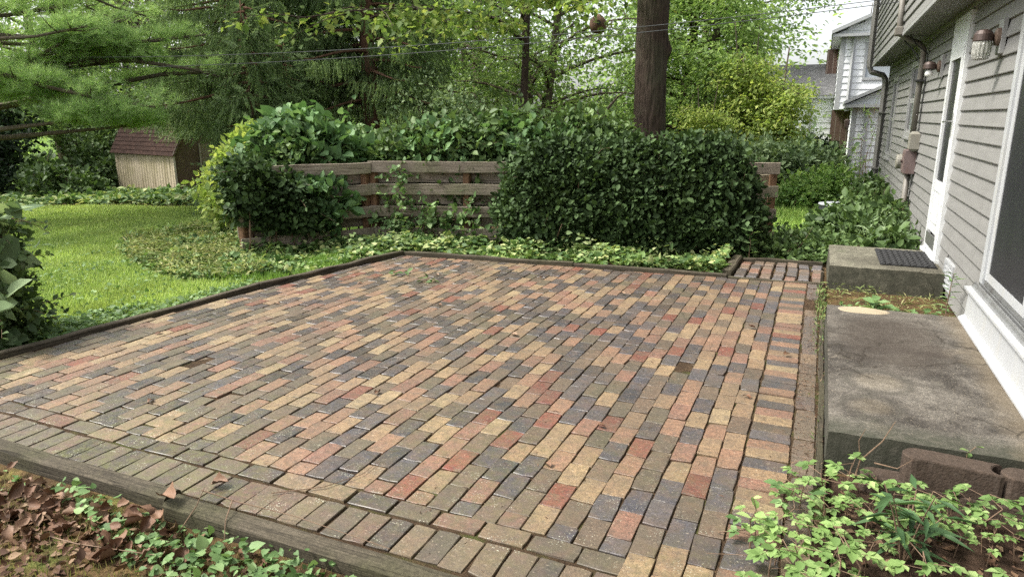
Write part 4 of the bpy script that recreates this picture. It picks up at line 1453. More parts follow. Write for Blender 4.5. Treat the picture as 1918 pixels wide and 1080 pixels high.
place_tree('young_spruce', (-9.64, 10.16, g1(-9.64, 10.16)), YS, 'taller young spruce with pale leader behind the vine mound', 'tree', 'young spruces', .3, .96)
place_tree('young_spruce', (-9.55, 10.95, g1(-9.55, 10.95)), YS, 'shorter young spruce next to the taller young spruce', 'tree', 'young spruces', 1.9, .80)


PADS = [((-11.4, 8.4, 2.78), (.80, .80, .27), 1000), ((-10.9, 8.0, 1.62), (.85, .85, .22), 1000), ((-11.8, 7.5, 2.03), (.75, .75, .26), 850), ((-11.2, 9.1, 2.62), (.5, .5, .2), 450), ((-10.75, 8.65, 1.50), (.45, .45, .16), 300)]


def pine():
    rng = np.random.default_rng(8)
    base = np.array([-14.6, 6.6]); zg = g1(*base)
    t = empty('white_pine', (*base, zg), 'soft needled white pine reaching over the lawn', 'tree')
    V, F, _, _ = trunk_mesh('trunk', 11, .26, .08, M['bark_grey'], 12, 20)
    obj('trunk', V + np.array([*base, zg]), F, M['bark_grey'], t, smooth=True)
    limbs = MB(); P = []
    rt = np.array([cos(radians(YAW)), sin(radians(YAW)), 0.0]); fwd = np.array([-sin(radians(YAW)), cos(radians(YAW)), 0.0])
    # limbs reach towards the spruces (away from the trunk); pads of needles float along them
    specs = []
    for k in range(34):
        z = rng.uniform(1.6, 8.5)
        az = radians(YAW) + rng.uniform(-1.3, 1.5)
        specs.append((z, az, rng.uniform(2.2, 5.2), rng.uniform(-.10, .28)))
    specs += [(2.2, radians(YAW) + .30, 6.0, .06), (2.9, radians(YAW) + .15, 5.4, .16), (1.9, radians(YAW) + .42, 6.4, .03), (3.4, radians(YAW) + .05, 5.0, .22), (3.0, radians(YAW) - .3, 4.5, .1)]
    for k in range(14): specs.append((rng.uniform(4, 9), rng.uniform(0, 2 * pi), rng.uniform(2, 4), .2))
    for (z, az, L, rise) in specs:
        n = 8; pts = []
        for i in range(n):
            s = i / (n - 1)
            pts.append([base[0] + L * s * cos(az + .15 * sin(4 * s + z)), base[1] + L * s * sin(az + .15 * sin(4 * s + z)), zg + z + L * (rise * s + .12 * sin(s * 3 + z * 3) * s)])
        pts = np.array(pts)
        limbs.tube(pts, np.linspace(.06, .012, n) * (L / 4) ** .7, 6, False)
        for i in range(int(L * 3.2)):                       # side twigs carry the pads
            s = rng.uniform(.35, 1.0)
            q = np.array([np.interp(s, np.linspace(0, 1, n), pts[:, c]) for c in range(3)])
            a2 = az + rng.choice([-1, 1]) * rng.uniform(.4, 1.1)
            l2 = rng.uniform(.35, 1.0) * (1.15 - .5 * s)
            e = q + np.array([cos(a2) * l2, sin(a2) * l2, rng.uniform(0, .22)])
            limbs.tube([q, (q + e) / 2 + [0, 0, -.03], e], [.012, .009, .004], 4, False)
            m = int(17 * l2 + 7)
            ss = rng.uniform(.2, 1.05, m)
            P.append(q + (e - q) * ss[:, None] + rng.normal(size=(m, 3)) * np.array([.15, .15, .055]) + [0, 0, .03])
    for (c, rad, m) in PADS:                                # broad pads at the ends of the lowest limbs
        c, rad = np.array(c), np.array(rad)
        st = np.array([base[0], base[1], zg + c[2] * .8 + .2]); md = (st + c) / 2 + [0, 0, -.1]
        limbs.tube([st, md, c - [0, 0, .1]], [.07, .045, .015], 6, False)
        q = unit(rng.normal(size=(m, 3))) * (rng.random((m, 1)) ** .4)
        q *= 1 + .35 * vnoise(q * 2.3 + c)[:, None]
        P.append(c + q * rad)
    limbs.obj('limb', M['bark_grey'], t)
    P = np.concatenate(P)
    D = rng.normal(size=P.shape) * .6 + np.array([0, 0, .9]); N = rng.normal(size=P.shape)
    V, F = leaves('tuft', P, D, N, rng.uniform(.12, .19, len(P)))
    obj('crown', V, F, M['pine'], t)


pine()

# ------------------------------------------------------------------ broadleaf trees
LEAF = {
    'maple': leaf_mat('maple_leaves', ['#54722c', '#628034', '#74903e', '#879e48', '#a0a850'], 0.5, 0.45, 0.5),
    'wood': leaf_mat('wood_leaves', ['#567440', '#67864c', '#7b995a', '#92ad6c'], 0.58, 0.5, 0.35),
    'woodlight': leaf_mat('light_wood_leaves', ['#678844', '#7a9b52', '#8fae62', '#a4be74'], 0.55, 0.5, 0.4),
    'yellow': leaf_mat('yellow_green_leaves', ['#75903a', '#8ca646', '#a4b854', '#bac464'], 0.48, 0.45, 0.9),
    'grey': leaf_mat('grey_green_leaves', ['#557049', '#678158', '#7b9468', '#90a67c'], 0.3, 0.5, 0.8),
    'lush': leaf_mat('lush_leaves', ['#5f863a', '#729a46', '#88ac54', '#9cba62'], 0.42, 0.45, 1.2),
    'hedge': leaf_mat('hedge_leaves', ['#283b1d', '#334a25', '#415b2e', '#557040'], 0.2, 0.5, 2.2, 0.3),
    'vine': leaf_mat('vine_leaves', ['#3a5328', '#486331', '#59753c', '#6c874a'], 0.25, 0.40, 1.5, 0.45),
    'bigleaf': leaf_mat('big_soft_leaves', ['#466b3a', '#557c46', '#658c54', '#769b62'], 0.3, 0.42, 1.5, 0.45),
    'dark': leaf_mat('dark_shrub_leaves', ['#1d2f1c', '#263a22', '#31482a', '#3f5833'], 0.15, 0.42, 1.0, 0.4),
    'ivy': leaf_mat('ivy_leaves', ['#3d5c2c', '#4f7036', '#658643', '#7f9a50', '#b4bb7a'], 0.28, 0.42, 1.8, 0.4),
    'pale': leaf_mat('pale_edged_leaves', ['#6c8a4c', '#82995c', '#98a86c', '#b2b884'], 0.3, 0.45, 1.8, 0.35),
    'bed': leaf_mat('bed_leaves', ['#5c7c3a', '#6d8f46', '#81a156', '#99b26c'], 0.3, 0.42, 2.5, 0.4),
    'beddark': leaf_mat('bed_dark_leaves', ['#2d4a2a', '#3a5a34', '#48693e'], 0.25, 0.4, 2.0, 0.4),
    'creeper': leaf_mat('creeper_leaves', ['#4b6c38', '#5b7d45', '#6e9054', '#86a268'], 0.3, 0.4, 2.5, 0.4),
    'purple': leaf_mat('purple_leaves', ['#3b2a30', '#4a333b', '#5a4048'], 0.3, 0.5, 0.6),
    'straw': leaf_mat('straw_leaves', ['#64783e', '#7b8c4c', '#8f985c', '#aaa674'], 0.3, 0.6, 1.6, 0.2),
    'brown': leaf_mat('dry_leaves', ['#463127', '#5c4131', '#735642', '#8d735a', '#543c30'], 0.12, 0.6, 2.5, 0.3),
}


def tree_arrays(seed, H, r0, crown, h0, nl, leaf, lsize, nleaf, lean=(0, 0), stems=1, tplname='kite', clump=.42, droop=.25):
    """trunk(s), limbs and leaf clumps; crown = horizontal reach, h0 = height of the lowest limb"""
    rng = np.random.default_rng(seed)
    wood = MB(); tips = []
    for st in range(stems):
        a0 = rng.uniform(0, 2 * pi)
        ln = (lean[0] + (stems > 1) * cos(a0 + st * pi) * H * .13, lean[1] + (stems > 1) * sin(a0 + st * pi) * H * .06)
        V, F, P, R = trunk_mesh('t', H * .92, r0 * (1 if st == 0 else .8), r0 * .15, None, 10, 22, .3, .03, ln, seed + st)
        wood.add(V, F)
        for b in range(nl):
            s = (h0 + (H * .80 - h0) * (b + rng.random()) / nl) / H
            c = np.array([np.interp(s, np.linspace(0, 1, len(P)), P[:, k]) for k in range(3)])
            rr_ = np.interp(s, np.linspace(0, 1, len(P)), R)
            az = b * 2.4 + rng.normal() * .4 + st
            L = crown * (1 - .55 * ((s - h0 / H) / (1 - h0 / H)) ** 1.6) * rng.uniform(.7, 1.1)
            n = 7; pts = []
            for i in range(n):
                q = i / (n - 1)
                pts.append(c + np.array([cos(az + .4 * q * sin(b)), sin(az + .4 * q * sin(b)), 0]) * L * q + [0, 0, L * (.55 * q - .28 * q * q * (1 + droop))])
            pts = np.array(pts)
            wood.tube(pts, np.linspace(rr_ * .45, .012, n), 6, False)
            for k in range(7):
                q = rng.uniform(.3, 1.0)
                p = np.array([np.interp(q, np.linspace(0, 1, n), pts[:, c_]) for c_ in range(3)])
                d = np.array([cos(az), sin(az), 0]) * .5 + rng.normal(size=3) * [.9, .9, .5]
                e = p + d / np.linalg.norm(d) * L * rng.uniform(.18, .42)
                wood.tube([p, (p + e) / 2 + [0, 0, .05], e], [.014, .010, .005], 4, False)
                tips += [e, (p + e) / 2, p * .3 + e * .7]
            tips.append(pts[-1])
    tips = np.array(tips)
    per = max(4, nleaf // len(tips))
    q = np.repeat(np.arange(len(tips)), per)
    n = len(q)
    cl = rng.normal(size=(n, 3)) * np.array([clump, clump, clump * .42])
    pos = tips[q] + cl
    pos[:, 2] -= droop * .3 * np.hypot(cl[:, 0], cl[:, 1])
    D = np.concatenate([cl[:, :2], np.zeros((n, 1))], 1) * 1.0 + rng.normal(size=(n, 3)) * .35 + [0, 0, -.25]
    N = np.array([0, 0, 1.0]) + rng.normal(size=(n, 3)) * .45
    LV, LF = leaves(tplname, pos, D, N, lsize * np.clip(1 + .3 * rng.normal(size=n), .5, 1.7))
    return wood, LV, LF


def tree_meshes(bark, leafm, *a, **k):
    w, V, F = tree_arrays(*a, **k)
    return [('trunk', mesh_np('trunk', w.V, w.F, bark, True)), ('crown', mesh_np('crown', V, F, leafm))]


# twin-stemmed tree and its neighbours behind the fence
T1 = tree_meshes(M['bark_grey'], LEAF['woodlight'], 31, 9.5, .19, 3.6, 1.5, 17, None, .13, 13000, stems=2)
T2 = tree_meshes(M['bark_grey'], LEAF['wood'], 32, 11, .24, 4.2, 1.4, 22, None, .15, 13000)
T3 = tree_meshes(M['bark_dark'], LEAF['woodlight'], 33, 10, .22, 2.8, .9, 26, None, .14, 16000, lean=(.8, .3))
TY = tree_meshes(M['bark_grey'], LEAF['yellow'], 34, 4.9, .07, .95, 1.0, 17, None, .12, 8500, clump=.24, droop=.8, stems=2)


def tree(kind, x, y, label, group='trees beyond the fence', rz=0., sc=1., name='broadleaf_tree'):
    return place_tree(name, (x, y, g1(x, y)), kind, label, 'tree', group, rz, sc)


tree(T1, -7.45, 18.6, 'twin stemmed light green tree behind the vine covered fence', rz=1.0)
tree(T3, -4.3, 22.8, 'leaning dark trunked tree just beyond the thick bare trunk', rz=-.2)
tree(T3, -3.35, 21.2, 'darker leaning tree between the thick trunk and the yellow green tree', rz=.35, sc=.9)
tree(T2, -10.6, 21.5, 'dark green tree behind the spruce with hanging twigs', rz=4.0)
tree(T1, -12.5, 25.0, 'light green tree far behind the spruces', rz=3.1, sc=1.15)
tree(T2, -5.2, 33.0, 'dark green tree beyond the yellow green tree, left of the white house', rz=.6, sc=1.15)
tree(T2, -19.5, 20.0, 'dark leafy tree behind the garden shed', rz=.9, sc=1.05)
tree(T1, -25, 17.0, 'light green tree behind the dark shrubs past the shed', rz=5.1, sc=1.1)
tree(T3, -17.5, 27.0, 'tree far beyond the shed and the broad spruce', rz=2.9, sc=1.2)
tree(T2, -24, 10.5, 'dark tree behind the white pine', rz=3.9, sc=1.0)
tree(TY, -1.75, 19.6, 'taller bushy yellow green tree left of the white house', rz=3.7, sc=.95, name='yellow_green_tree', group='yellow green trees')
tree(TY, -1.12, 18.9, 'smaller bushy yellow green tree in front of the white house', rz=1.3, sc=.80, name='yellow_green_tree', group='yellow green trees')
tree(TY, -2.55, 17.3, 'low spray of bright green leaves beside the thick trunk', rz=2.4, sc=.58, name='yellow_green_sapling', group=None)
tree(TY, 1.2, 38.0, 'pale tree rising behind the roof of the white house', rz=1.1, sc=1.6, name='pale_tree', group=None)
TP = tree_meshes(M['bark_dark'], LEAF['purple'], 35, 9.5, .2, 3.2, 2.0, 16, None, .2, 9000)
tree(TP, -26.5, 21.0, 'purple leaved tree far behind the pine', name='purple_tree', group=None)


# ------------------------------------------------------------------ the thick trunk (crown above the frame) and its low branches
def big_tree():
    x, y = -3.10, 13.65
    zg = g1(x, y)
    t = empty('thick_trunked_tree', (x, y, zg), 'tree with very thick dark furrowed trunk behind the hedge', 'tree')
    rng = np.random.default_rng(2)
    n, seg = 96, 130
    H = 9.0
    V, F = [], []
    for i in range(seg + 1):
        s = i / seg; z = -.4 + (H + .4) * s
        cx = .01 * sin(z * 1.1); cyy = .0
        R = .325 * (1 + .35 * math.exp(-(z + .2) * 1.7)) - .008 * z
        for k in range(n):
            a = 2 * pi * k / n
            # deep vertical furrows that wander and join
            q = a * 15 + 1.6 * vnoise(np.array([cos(a) * 3, sin(a) * 3, z * 1.4])) * 2.2
            fur = abs(math.sin(q)) ** .6
            r = R * (1 + .05 * vnoise(np.array([cos(a) * 1.2 + 9, sin(a) * 1.2, z * .7]))) - .026 * (1 - fur) - .012 * abs(vnoise(np.array([cos(a) * 5, sin(a) * 5, z * 9])))
            # burl where a limb was lost
            db = ((a - 0.15 + pi) % (2 * pi) - pi); r += .085 * math.exp(-(db / .35) ** 2 - ((z - 2.98) / .16) ** 2)
            V.append((x + cx + r * cos(a), y + cyy + r * sin(a), zg + z))
    for i in range(seg):
        for k in range(n): F.append((i * n + k, i * n + (k + 1) % n, (i + 1) * n + (k + 1) % n, (i + 1) * n + k))
    obj('trunk', V, F, M['bark_dark'], t, smooth=True)
    limbs = MB(); tips = []
    for b in range(16):
        az = b * 2.4; z = zg + 5.2 + b * .25; L = rng.uniform(3.0, 5.0)
        pts = np.array([[x + cos(az) * L * q, y + sin(az) * L * q, z + L * (.5 * q - .1 * q * q)] for q in np.linspace(0, 1, 7)])
        limbs.tube(pts, np.linspace(.12, .015, 7), 6, False)
        for k in range(10):
            q = rng.uniform(.3, 1); p = np.array([np.interp(q, np.linspace(0, 1, 7), pts[:, c]) for c in range(3)])
            e = p + rng.normal(size=3) * [.8, .8, .5]; limbs.tube([p, e], [.014, .006], 4, False); tips += [e, (p + e) / 2]
    limbs.obj('limb', M['bark_dark'], t)
    tips = np.array(tips); q = np.repeat(np.arange(len(tips)), 7)
    pos = tips[q] + rng.normal(size=(len(q), 3)) * [.4, .4, .2]
    lv, lf = leaves('kite', pos, rng.normal(size=pos.shape) + [0, 0, -.3], rng.normal(size=pos.shape) * .5 + [0, 0, 1], rng.uniform(.12, .2, len(pos)))
    obj('crown', lv, lf, LEAF['maple'], t)


big_tree()


def overhang():
    """a maple standing back by the spruces; only its low boughs hang into view"""
    x, y = -6.6, 15.6
    zg = g1(x, y)
    t = empty('maple_tree', (x, y, zg), 'maple whose yellow green boughs hang across the top of the view', 'tree')
    rng = np.random.default_rng(14)
    V, F, P, R = trunk_mesh('trunk', 9, .10, .05, M['bark_dark'], 10, 20, .2, .03, (.2, .1), 5)
    obj('trunk', V + np.array([x, y, zg]), F, M['bark_dark'], t, smooth=True)
    limbs = MB(); tips = []
    starts = [(radians(-92), 6.4, 3.6), (radians(-66), 6.2, 4.0), (radians(-45), 5.6, 4.4), (radians(-20), 5.6, 4.6), (radians(-80), 5.2, 4.8), (radians(-100), 6.8, 4.7)]
    for az, L, z in starts:
        n = 10
        pts = np.array([[x + cos(az + .2 * sin(q * 4)) * L * q, y + sin(az + .2 * sin(q * 4)) * L * q, zg + z + .9 * q - 1.15 * q * q + .04 * sin(9 * q)] for q in np.linspace(0, 1, n)])
        limbs.tube(pts, np.linspace(.05, .008, n), 6, False)
        for k in range(26):
            q = rng.uniform(.25, 1); p = np.array([np.interp(q, np.linspace(0, 1, n), pts[:, c]) for c in range(3)])
            a2 = az + rng.normal() * .9
            l2 = rng.uniform(.4, 1.3)
            e = p + [cos(a2) * l2, sin(a2) * l2, -rng.uniform(-.1, .5) * l2]
            limbs.tube([p, (p + e) / 2 + [0, 0, .05], e], [.011, .008, .003], 4, False)
            tips += [p * (1 - w) + e * w for w in (.35, .6, .8, 1.0)]
    limbs.obj('limb', M['bark_dark'], t)
    tips = np.array(tips); q = np.repeat(np.arange(len(tips)), 9)
    cl = rng.normal(size=(len(q), 3)) * [.16, .16, .07]
    pos = tips[q] + cl - [0, 0, .04]
    D = cl * 2 + rng.normal(size=pos.shape) * .5 + [0, 0, -.35]
    lv, lf = leaves('maple', pos, D, rng.normal(size=pos.shape) * .35 + [0, 0, 1], rng.uniform(.075, .14, len(pos)))
    obj('crown', lv, lf, LEAF['maple'], t)


overhang()


# ------------------------------------------------------------------ shrubs
def shrub(name, label, blobs, leafm, seed, ncl, per, rcl, size, cat='shrub', group=None, tplname='kite', inner=.55, up=.5, stems=7, flat=1., droop=0., extra=None, sr=.012, shoots=45):
    rng = np.random.default_rng(seed)
    B = np.array(blobs, float)
    bx, by = np.average(B[:, 0], weights=B[:, 3]), np.average(B[:, 1], weights=B[:, 3])
    zg = g1(bx, by)
    t = empty(name, (bx, by, zg), label, cat, group)
    V, F = shell_clumps(rng, blobs, ncl, per, rcl, size, up, zg + .02, inner, tplname, droop, flat)
    sh, PL, DL = MB(), [], []
    for k in range(shoots):
        b = B[rng.integers(len(B))]
        d = unit(rng.normal(size=3) * [1, 1, .7] + [0, 0, .45])
        p = b[:3] + b[3:] * d * .85
        L = rng.uniform(.10, .30) * max(1., size / .07)
        bend = rng.normal(size=3) * .25
        pts = np.array([p + d * L * q + bend * L * q * q + [0, 0, -.25 * L * q * q] for q in np.linspace(0, 1, 5)])
        sh.tube(pts, np.linspace(.0035, .0015, 5) * max(1., size / .07), 4, False)
        for q in np.linspace(.3, 1, 8):
            PL.append(np.array([np.interp(q, np.linspace(0, 1, 5), pts[:, c]) for c in range(3)])); DL.append(d * .5 + rng.normal(size=3) * .7)
    if shoots:
        LV, LF = leaves(tplname, np.array(PL), np.array(DL), rng.normal(size=(len(PL), 3)) * .4 + [0, 0, 1], size * rng.uniform(.6, 1.15, len(PL)))
        V, F = join([(V, F), (LV, LF)])
    obj('foliage', V, F, LEAF[leafm], t)
    if extra:
        lm, e_ncl, e_blobs, e_size, e_tpl = extra
        V, F = shell_clumps(rng, e_blobs, e_ncl, per, rcl, e_size, up, zg + .02, inner, e_tpl, droop, flat)
        obj('foliage', V, F, LEAF[lm], t)
    st = sh
    for k in range(stems):
        b = B[rng.integers(len(B))]
        p0 = np.array([b[0] + rng.normal() * b[3] * .25, b[1] + rng.normal() * b[4] * .25, zg - .05])
        d = rng.normal(size=3) * [.5, .5, .3]
        p1 = b[:3] + d * b[3:] * .9
        p1[2] = max(p1[2], zg + .2)
        pm = (p0 + p1) / 2 + rng.normal(size=3) * .05
        st.tube([p0, pm, p1], [sr, sr * .8, sr * .4], 5, False)
    st.obj('stem', M['twig'], t)
    return t


# clipped dark hedge in front of the long fence
hb = []
for k, xx in enumerate(np.linspace(-3.22, -1.12, 10)):
    yy = 7.78 + (xx + 3.25) * .27
    hb.append((xx + (.22 if k == 9 else 0), yy, .36, .34, .32, .40)); hb.append((xx + .1, yy + .05, .78, .34, .34, .42))
    if 1 <= k <= 8: hb.append((xx + .05, yy + .12, .92, .27, .30, .25 + .05 * (k % 3)))
shrub('hedge', 'dense clipped dark green hedge in front of the long fence', hb, 'hedge', 51, 3900, 17, .060, .056, 'hedge', inner=.60, up=.35, stems=26, tplname='oval', shoots=150)
# thicket of vines on the fence top, left of the hedge
shrub('vine_thicket', 'tangled green vines heaped over the top of the long fence', [(-5.0, 8.05, 1.0, .40, .35, .30), (-4.55, 8.2, 1.08, .40, .35, .34), (-4.1, 8.35, 1.10, .42, .38, .38), (-3.6, 8.6, 1.12, .42, .40, .40), (-3.1, 8.75, 1.12, .45, .38, .36), (-2.6, 8.95, 1.1, .4, .35, .32), (-4.6, 8.1, .6, .8, .25, .4)],
      'vine', 52, 1700, 13, .085, .082, 'vine', inner=.45, stems=30, tplname='oval', shoots=140, extra=('bigleaf', 160, [(-4.6, 8.0, 1.08, .6, .3, .3), (-3.5, 8.4, 1.15, .7, .3, .3)], .09, 'oval'))
shrub('vine_thicket', 'light green vine mound rising behind the corner of the fence', [(-5.75, 8.0, .80, .42, .38, .36), (-6.15, 8.2, .92, .36, .35, .34), (-5.4, 8.0, .85, .3, .3, .26)], 'creeper', 53, 480, 12, .08, .09, 'vine', stems=12, tplname='oval')
# climbing mound over the left fence end
shrub('fence_vine', 'dark climbing vine smothering the short fence by the lawn', [(-5.98, 6.14, .66, .20, .20, .30), (-5.88, 6.32, .58, .22, .22, .34), (-5.72, 6.5, .54, .22, .22, .32), (-6.02, 6.12, .88, .20, .20, .16), (-5.58, 6.72, .44, .17, .17, .24)],
      'hedge', 54, 900, 14, .055, .062, 'vine', stems=14, tplname='oval', inner=.5, extra=('bigleaf', 60, [(-5.6, 6.72, .66, .20, .22, .20), (-5.42, 6.95, .5, .16, .18, .26)], .10, 'oval'))
shrub('big_leaf_shrub', 'rounded mound of broad soft leaves behind the end of fence', [(-6.40, 7.10, 1.0, .34, .36, .40), (-6.0, 7.28, 1.12, .34, .36, .36), (-6.2, 7.15, .55, .38, .36, .42), (-6.25, 7.25, 1.30, .24, .24, .22), (-5.75, 7.45, 1.0, .25, .25, .28)],
      'bigleaf', 55, 620, 9, .085, .105, stems=40, tplname='heart', sr=.010, inner=.45, extra=('vine', 420, [(-6.35, 7.05, .95, .40, .40, .40), (-6.05, 7.15, 1.05, .36, .36, .38)], .075, 'oval'))
shrub('yellow_green_shrub', 'bright yellow green shrub spreading over the lawn beside the shed', [(-7.0, 7.25, .95, .36, .36, .30), (-7.40, 7.45, .68, .40, .38, .28), (-7.1, 7.1, .42, .36, .36, .28), (-6.75, 7.3, 1.22, .34, .32, .22), (-7.5, 7.35, .36, .26, .26, .2)],
      'yellow', 56, 900, 13, .075, .078, stems=22, tplname='oval', flat=.45, inner=.4)
# vines trailing down the open boards
shrub('trailing_vine', 'thin vine trailing down the fence boards beside the corner post', [(-4.85, 7.44, .55, .12, .05, .45), (-4.6, 7.5, .28, .22, .08, .26), (-4.95, 7.38, .2, .22, .10, .2)], 'creeper', 57, 46, 7, .045, .055, 'vine', stems=16, tplname='heart', sr=.004)
shrub('trailing_vine', 'small clump of heart shaped leaves climbing below the middle board', [(-4.05, 7.72, .22, .14, .07, .2), (-4.35, 7.6, .15, .14, .1, .16)], 'creeper', 58, 13, 6, .05, .075, 'vine', stems=5, tplname='heart', sr=.004)
# left foreground shrub
shrub('broad_leaf_shrub', 'leafy shrub with big drooping leaves at the edge of the lawn by the patio', [(-5.50, 3.02, .78, .20, .20, .16), (-5.52, 2.92, .52, .24, .24, .26), (-5.42, 3.0, .42, .20, .20, .22), (-5.26, 2.98, .16, .20, .20, .18), (-5.18, 2.78, .20, .22, .2, .2), (-5.4, 2.6, .40, .24, .24, .3)],
      'vine', 59, 800, 9, .055, .050, stems=34, tplname='oval', inner=.3, sr=.005, extra=('grey', 24, [(-5.38, 2.95, .72, .28, .24, .24), (-5.20, 2.78, .32, .24, .22, .24)], .125, 'heart'))
# dark evergreens left of the shed
shrub('dark_evergreen', 'dark evergreen bush in shade past the lawn beneath the pine', [(-20.6, 11.6, .6, 1.2, 1.0, 1.3), (-22.6, 12.3, 1.2, 1.4, 1.2, 1.8), (-19.4, 10.4, .2, .9, .8, .8), (-21.5, 12.8, 1.7, 1.0, .9, 1.0)], 'dark', 60, 1300, 13, .16, .14, stems=22, inner=.4)
shrub('dark_evergreen', 'dark leafy bush between the evergreen and the garden shed', [(-20.3, 14.6, .2, .7, .7, .8), (-21.2, 15.4, .8, 1.0, .9, 1.3), (-19.5, 14.2, -.15, .5, .5, .4)], 'vine', 61, 620, 12, .16, .14, stems=16, inner=.4)
shrub('garden_perennial', 'tall weedy plants in front of the dark evergreens past the lawn', [(-17.6, 11.4, -.15, .5, .45, .42), (-18.5, 11.9, -.1, .6, .5, .5), (-16.8, 11.7, -.25, .4, .4, .3)], 'vine', 62, 260, 9, .12, .14, 'plant', stems=20, tplname='oval', inner=.3)
# pale twiggy thicket and sapling behind the fence
shrub('twiggy_thicket', 'pale grey green twiggy thicket behind the vines on the fence', [(-6.9, 12.6, 1.1, .9, .7, 1.0), (-6.0, 12.9, .9, .8, .7, .9), (-7.7, 13.2, 1.4, .8, .7, .9)], 'grey', 63, 460, 11, .14, .080, stems=150, sr=.010, inner=.3)
shrub('grey_green_bush', 'soft grey green bushes beyond the right end of the fence', [(-1.9, 15.0, .45, .6, .6, .62), (-1.0, 16.2, .40, .7, .6, .66), (-.2, 17.2, .25, .7, .6, .70), (-2.4, 14.2, .5, .5, .5, .5), (-1.5, 15.6, .2, .6, .6, .5)], 'grey', 64, 1350, 12, .11, .095, stems=20, tplname='oval', inner=.4)
shrub('bright_bush', 'fresh green bush beside the pavement in front of the white house', [(.15, 15.4, .05, .5, .5, .48), (-.4, 15.0, -.1, .4, .4, .34)], 'lush', 65, 400, 10, .11, .085, stems=18, tplname='oval', flat=.6, inner=.35)
shrub('dark_shrub', 'dark rounded evergreen in front of the brick wall next door', [(-.35, 24.5, .15, .55, .5, .60), (.15, 24.7, .1, .45, .5, .55)], 'dark', 66, 420, 13, .12, .10, stems=6)
shrub('house_side_shrub', 'dark leafy peony bush against the grey house wall', [(.75, 9.6, .03, .34, .48, .26), (.42, 10.2, .05, .36, .45, .27), (.72, 11.0, .08, .34, .45, .30), (.85, 8.75, .02, .24, .30, .20), (.9, 10.3, .15, .18, .4, .26)],
      'vine', 67, 640, 11, .07, .085, stems=20, tplname='oval', inner=.4, extra=('grey', 60, [(.8, 9.4, .06, .34, .5, .26)], .10, 'lance'))
shrub('house_side_shrub', 'green bush around the low drum beside the grey house', [(.68, 12.3, -.02, .28, .4, .26), (.85, 13.2, .12, .24, .4, .36), (.30, 11.2, -.06, .32, .4, .17)], 'vine', 68, 330, 11, .07, .08, stems=14, tplname='oval', inner=.4)
shrub('tall_weed', 'tall thin weed with yellow flowers near the house corner', [(.95, 17.2, .75, .2, .2, .95), (.7, 17.5, .3, .3, .3, .5)], 'lush', 69, 36, 6, .09, .10, 'plant', stems=10, tplname='lance', sr=.008, inner=.2)
shrub('ground_shrub', 'low dark foliage filling the gap behind the short brick path', [(-.35, 8.45, -.06, .45, .28, .20), (.15, 8.7, -.06, .4, .35, .22), (-.05, 9.2, -.08, .55, .4, .18)], 'vine', 70, 420, 12, .06, .05, 'plant', stems=8, tplname='oval')
shrub('yellow_wildflower', 'patch of small yellow leaves showing above the hedge', [(-3.9, 12.2, 1.05, .25, .2, .20), (-3.2, 11.8, .95, .2, .2, .16)], 'yellow', 71, 60, 10, .06, .07, 'plant', stems=6)


# sapling fork behind the hedge
def sapling():
    x, y = -4.85, 16.3; zg = g1(x, y)
    t = empty('bare_sapling', (x, y, zg), 'small bare forked sapling standing left of the thick trunk', 'tree')
    MB().tube([(x, y, zg - .1), (x + .02, y, zg + 1.1), (x + .03, y, zg + 1.75)], [.07, .055, .05], 8, True).obj('trunk', M['bark_grey'], t, smooth=True)
    MB().tube([(x + .03, y, zg + 1.70), (x + .18, y, zg + 2.05), (x + .38, y + .05, zg + 2.3), (x + .6, y, zg + 2.42)], [.045, .035, .025, .012], 7).obj('limb', M['bark_grey'], t, smooth=True)
    MB().tube([(x + .03, y, zg + 1.72), (x - .05, y, zg + 1.95), (x - .12, y, zg + 2.1)], [.04, .03, .02], 7).obj('limb', M['bark_grey'], t, smooth=True)


sapling()


def birdhouse():
    x, y, z = -4.55, 14.9, 3.42
    t = empty('birdhouse', (x, y, z), 'small round brown birdhouse hanging among the branches', 'birdhouse')
    V, F = tube([(x, y, z - .19), (x, y, z - .17), (x, y, z - .05), (x, y, z + .06), (x, y, z + .15), (x, y, z + .19)], [.05, .13, .18, .17, .10, .03], 18)
    obj('body', V, F, plain('gourd', '#6b5040', .8, .25, 12), t, smooth=True)
    MB().tube([(x + .07, y - .165, z - .0), (x + .075, y - .19, z)], .045, 14).obj('entrance_hole', M['cable'], t)
    MB().tube([(x, y, z + .18), (x, y, z + .9)], .004, 5).obj('hanger', M['cable'], t)


birdhouse()


def drum():
    x, y = .30, 12.25
    zg = g1(x, y)
    t = empty('utility_drum', (x, y, zg), 'low dark round drum with pale lid half hidden in shrubs', 'drum')
    V, F = tube([(x, y, zg - .05), (x, y, zg + .30), (x, y, zg + .335)], [.25, .25, .26], 32)
    obj('body', V, F, M['plastic_dark'], t, smooth=False)
    V, F = tube([(x, y, zg + .336), (x, y, zg + .352), (x, y, zg + .36)], [.265, .262, .22], 32)
    obj('lid', V, F, M['plastic_lid'], t, smooth=False)


drum()
o = board('garden_stake', (0.92, 11.9, -0.25), (0.95, 11.92, 0.47), 0.07, 0.035, M['timber'], None, 77, 0.002)
tag(o, 'short grey wooden stake standing in shrubs by the house wall', 'stake')
o = board('garden_stake', (0.12, 7.0, -0.1), (0.122, 7.0, 0.13), 0.05, 0.025, M['timber'], None, 78, 0.001)
tag(o, 'thin grey stake at the corner of the smaller concrete step', 'stake')

# pavement strip beyond the garden
zz = -0.60
V = [(-4.0, 23.2, g1(-4, 23.2) + .03), (0.7, 23.2, g1(.7, 23.2) + .03), (0.7, 24.4, g1(.7, 24.4) + .03), (-4.0, 24.4, g1(-4, 24.4) + .03)]
tag(obj('pavement', V, [(0, 1, 2, 3)], M['step']), kind='structure')


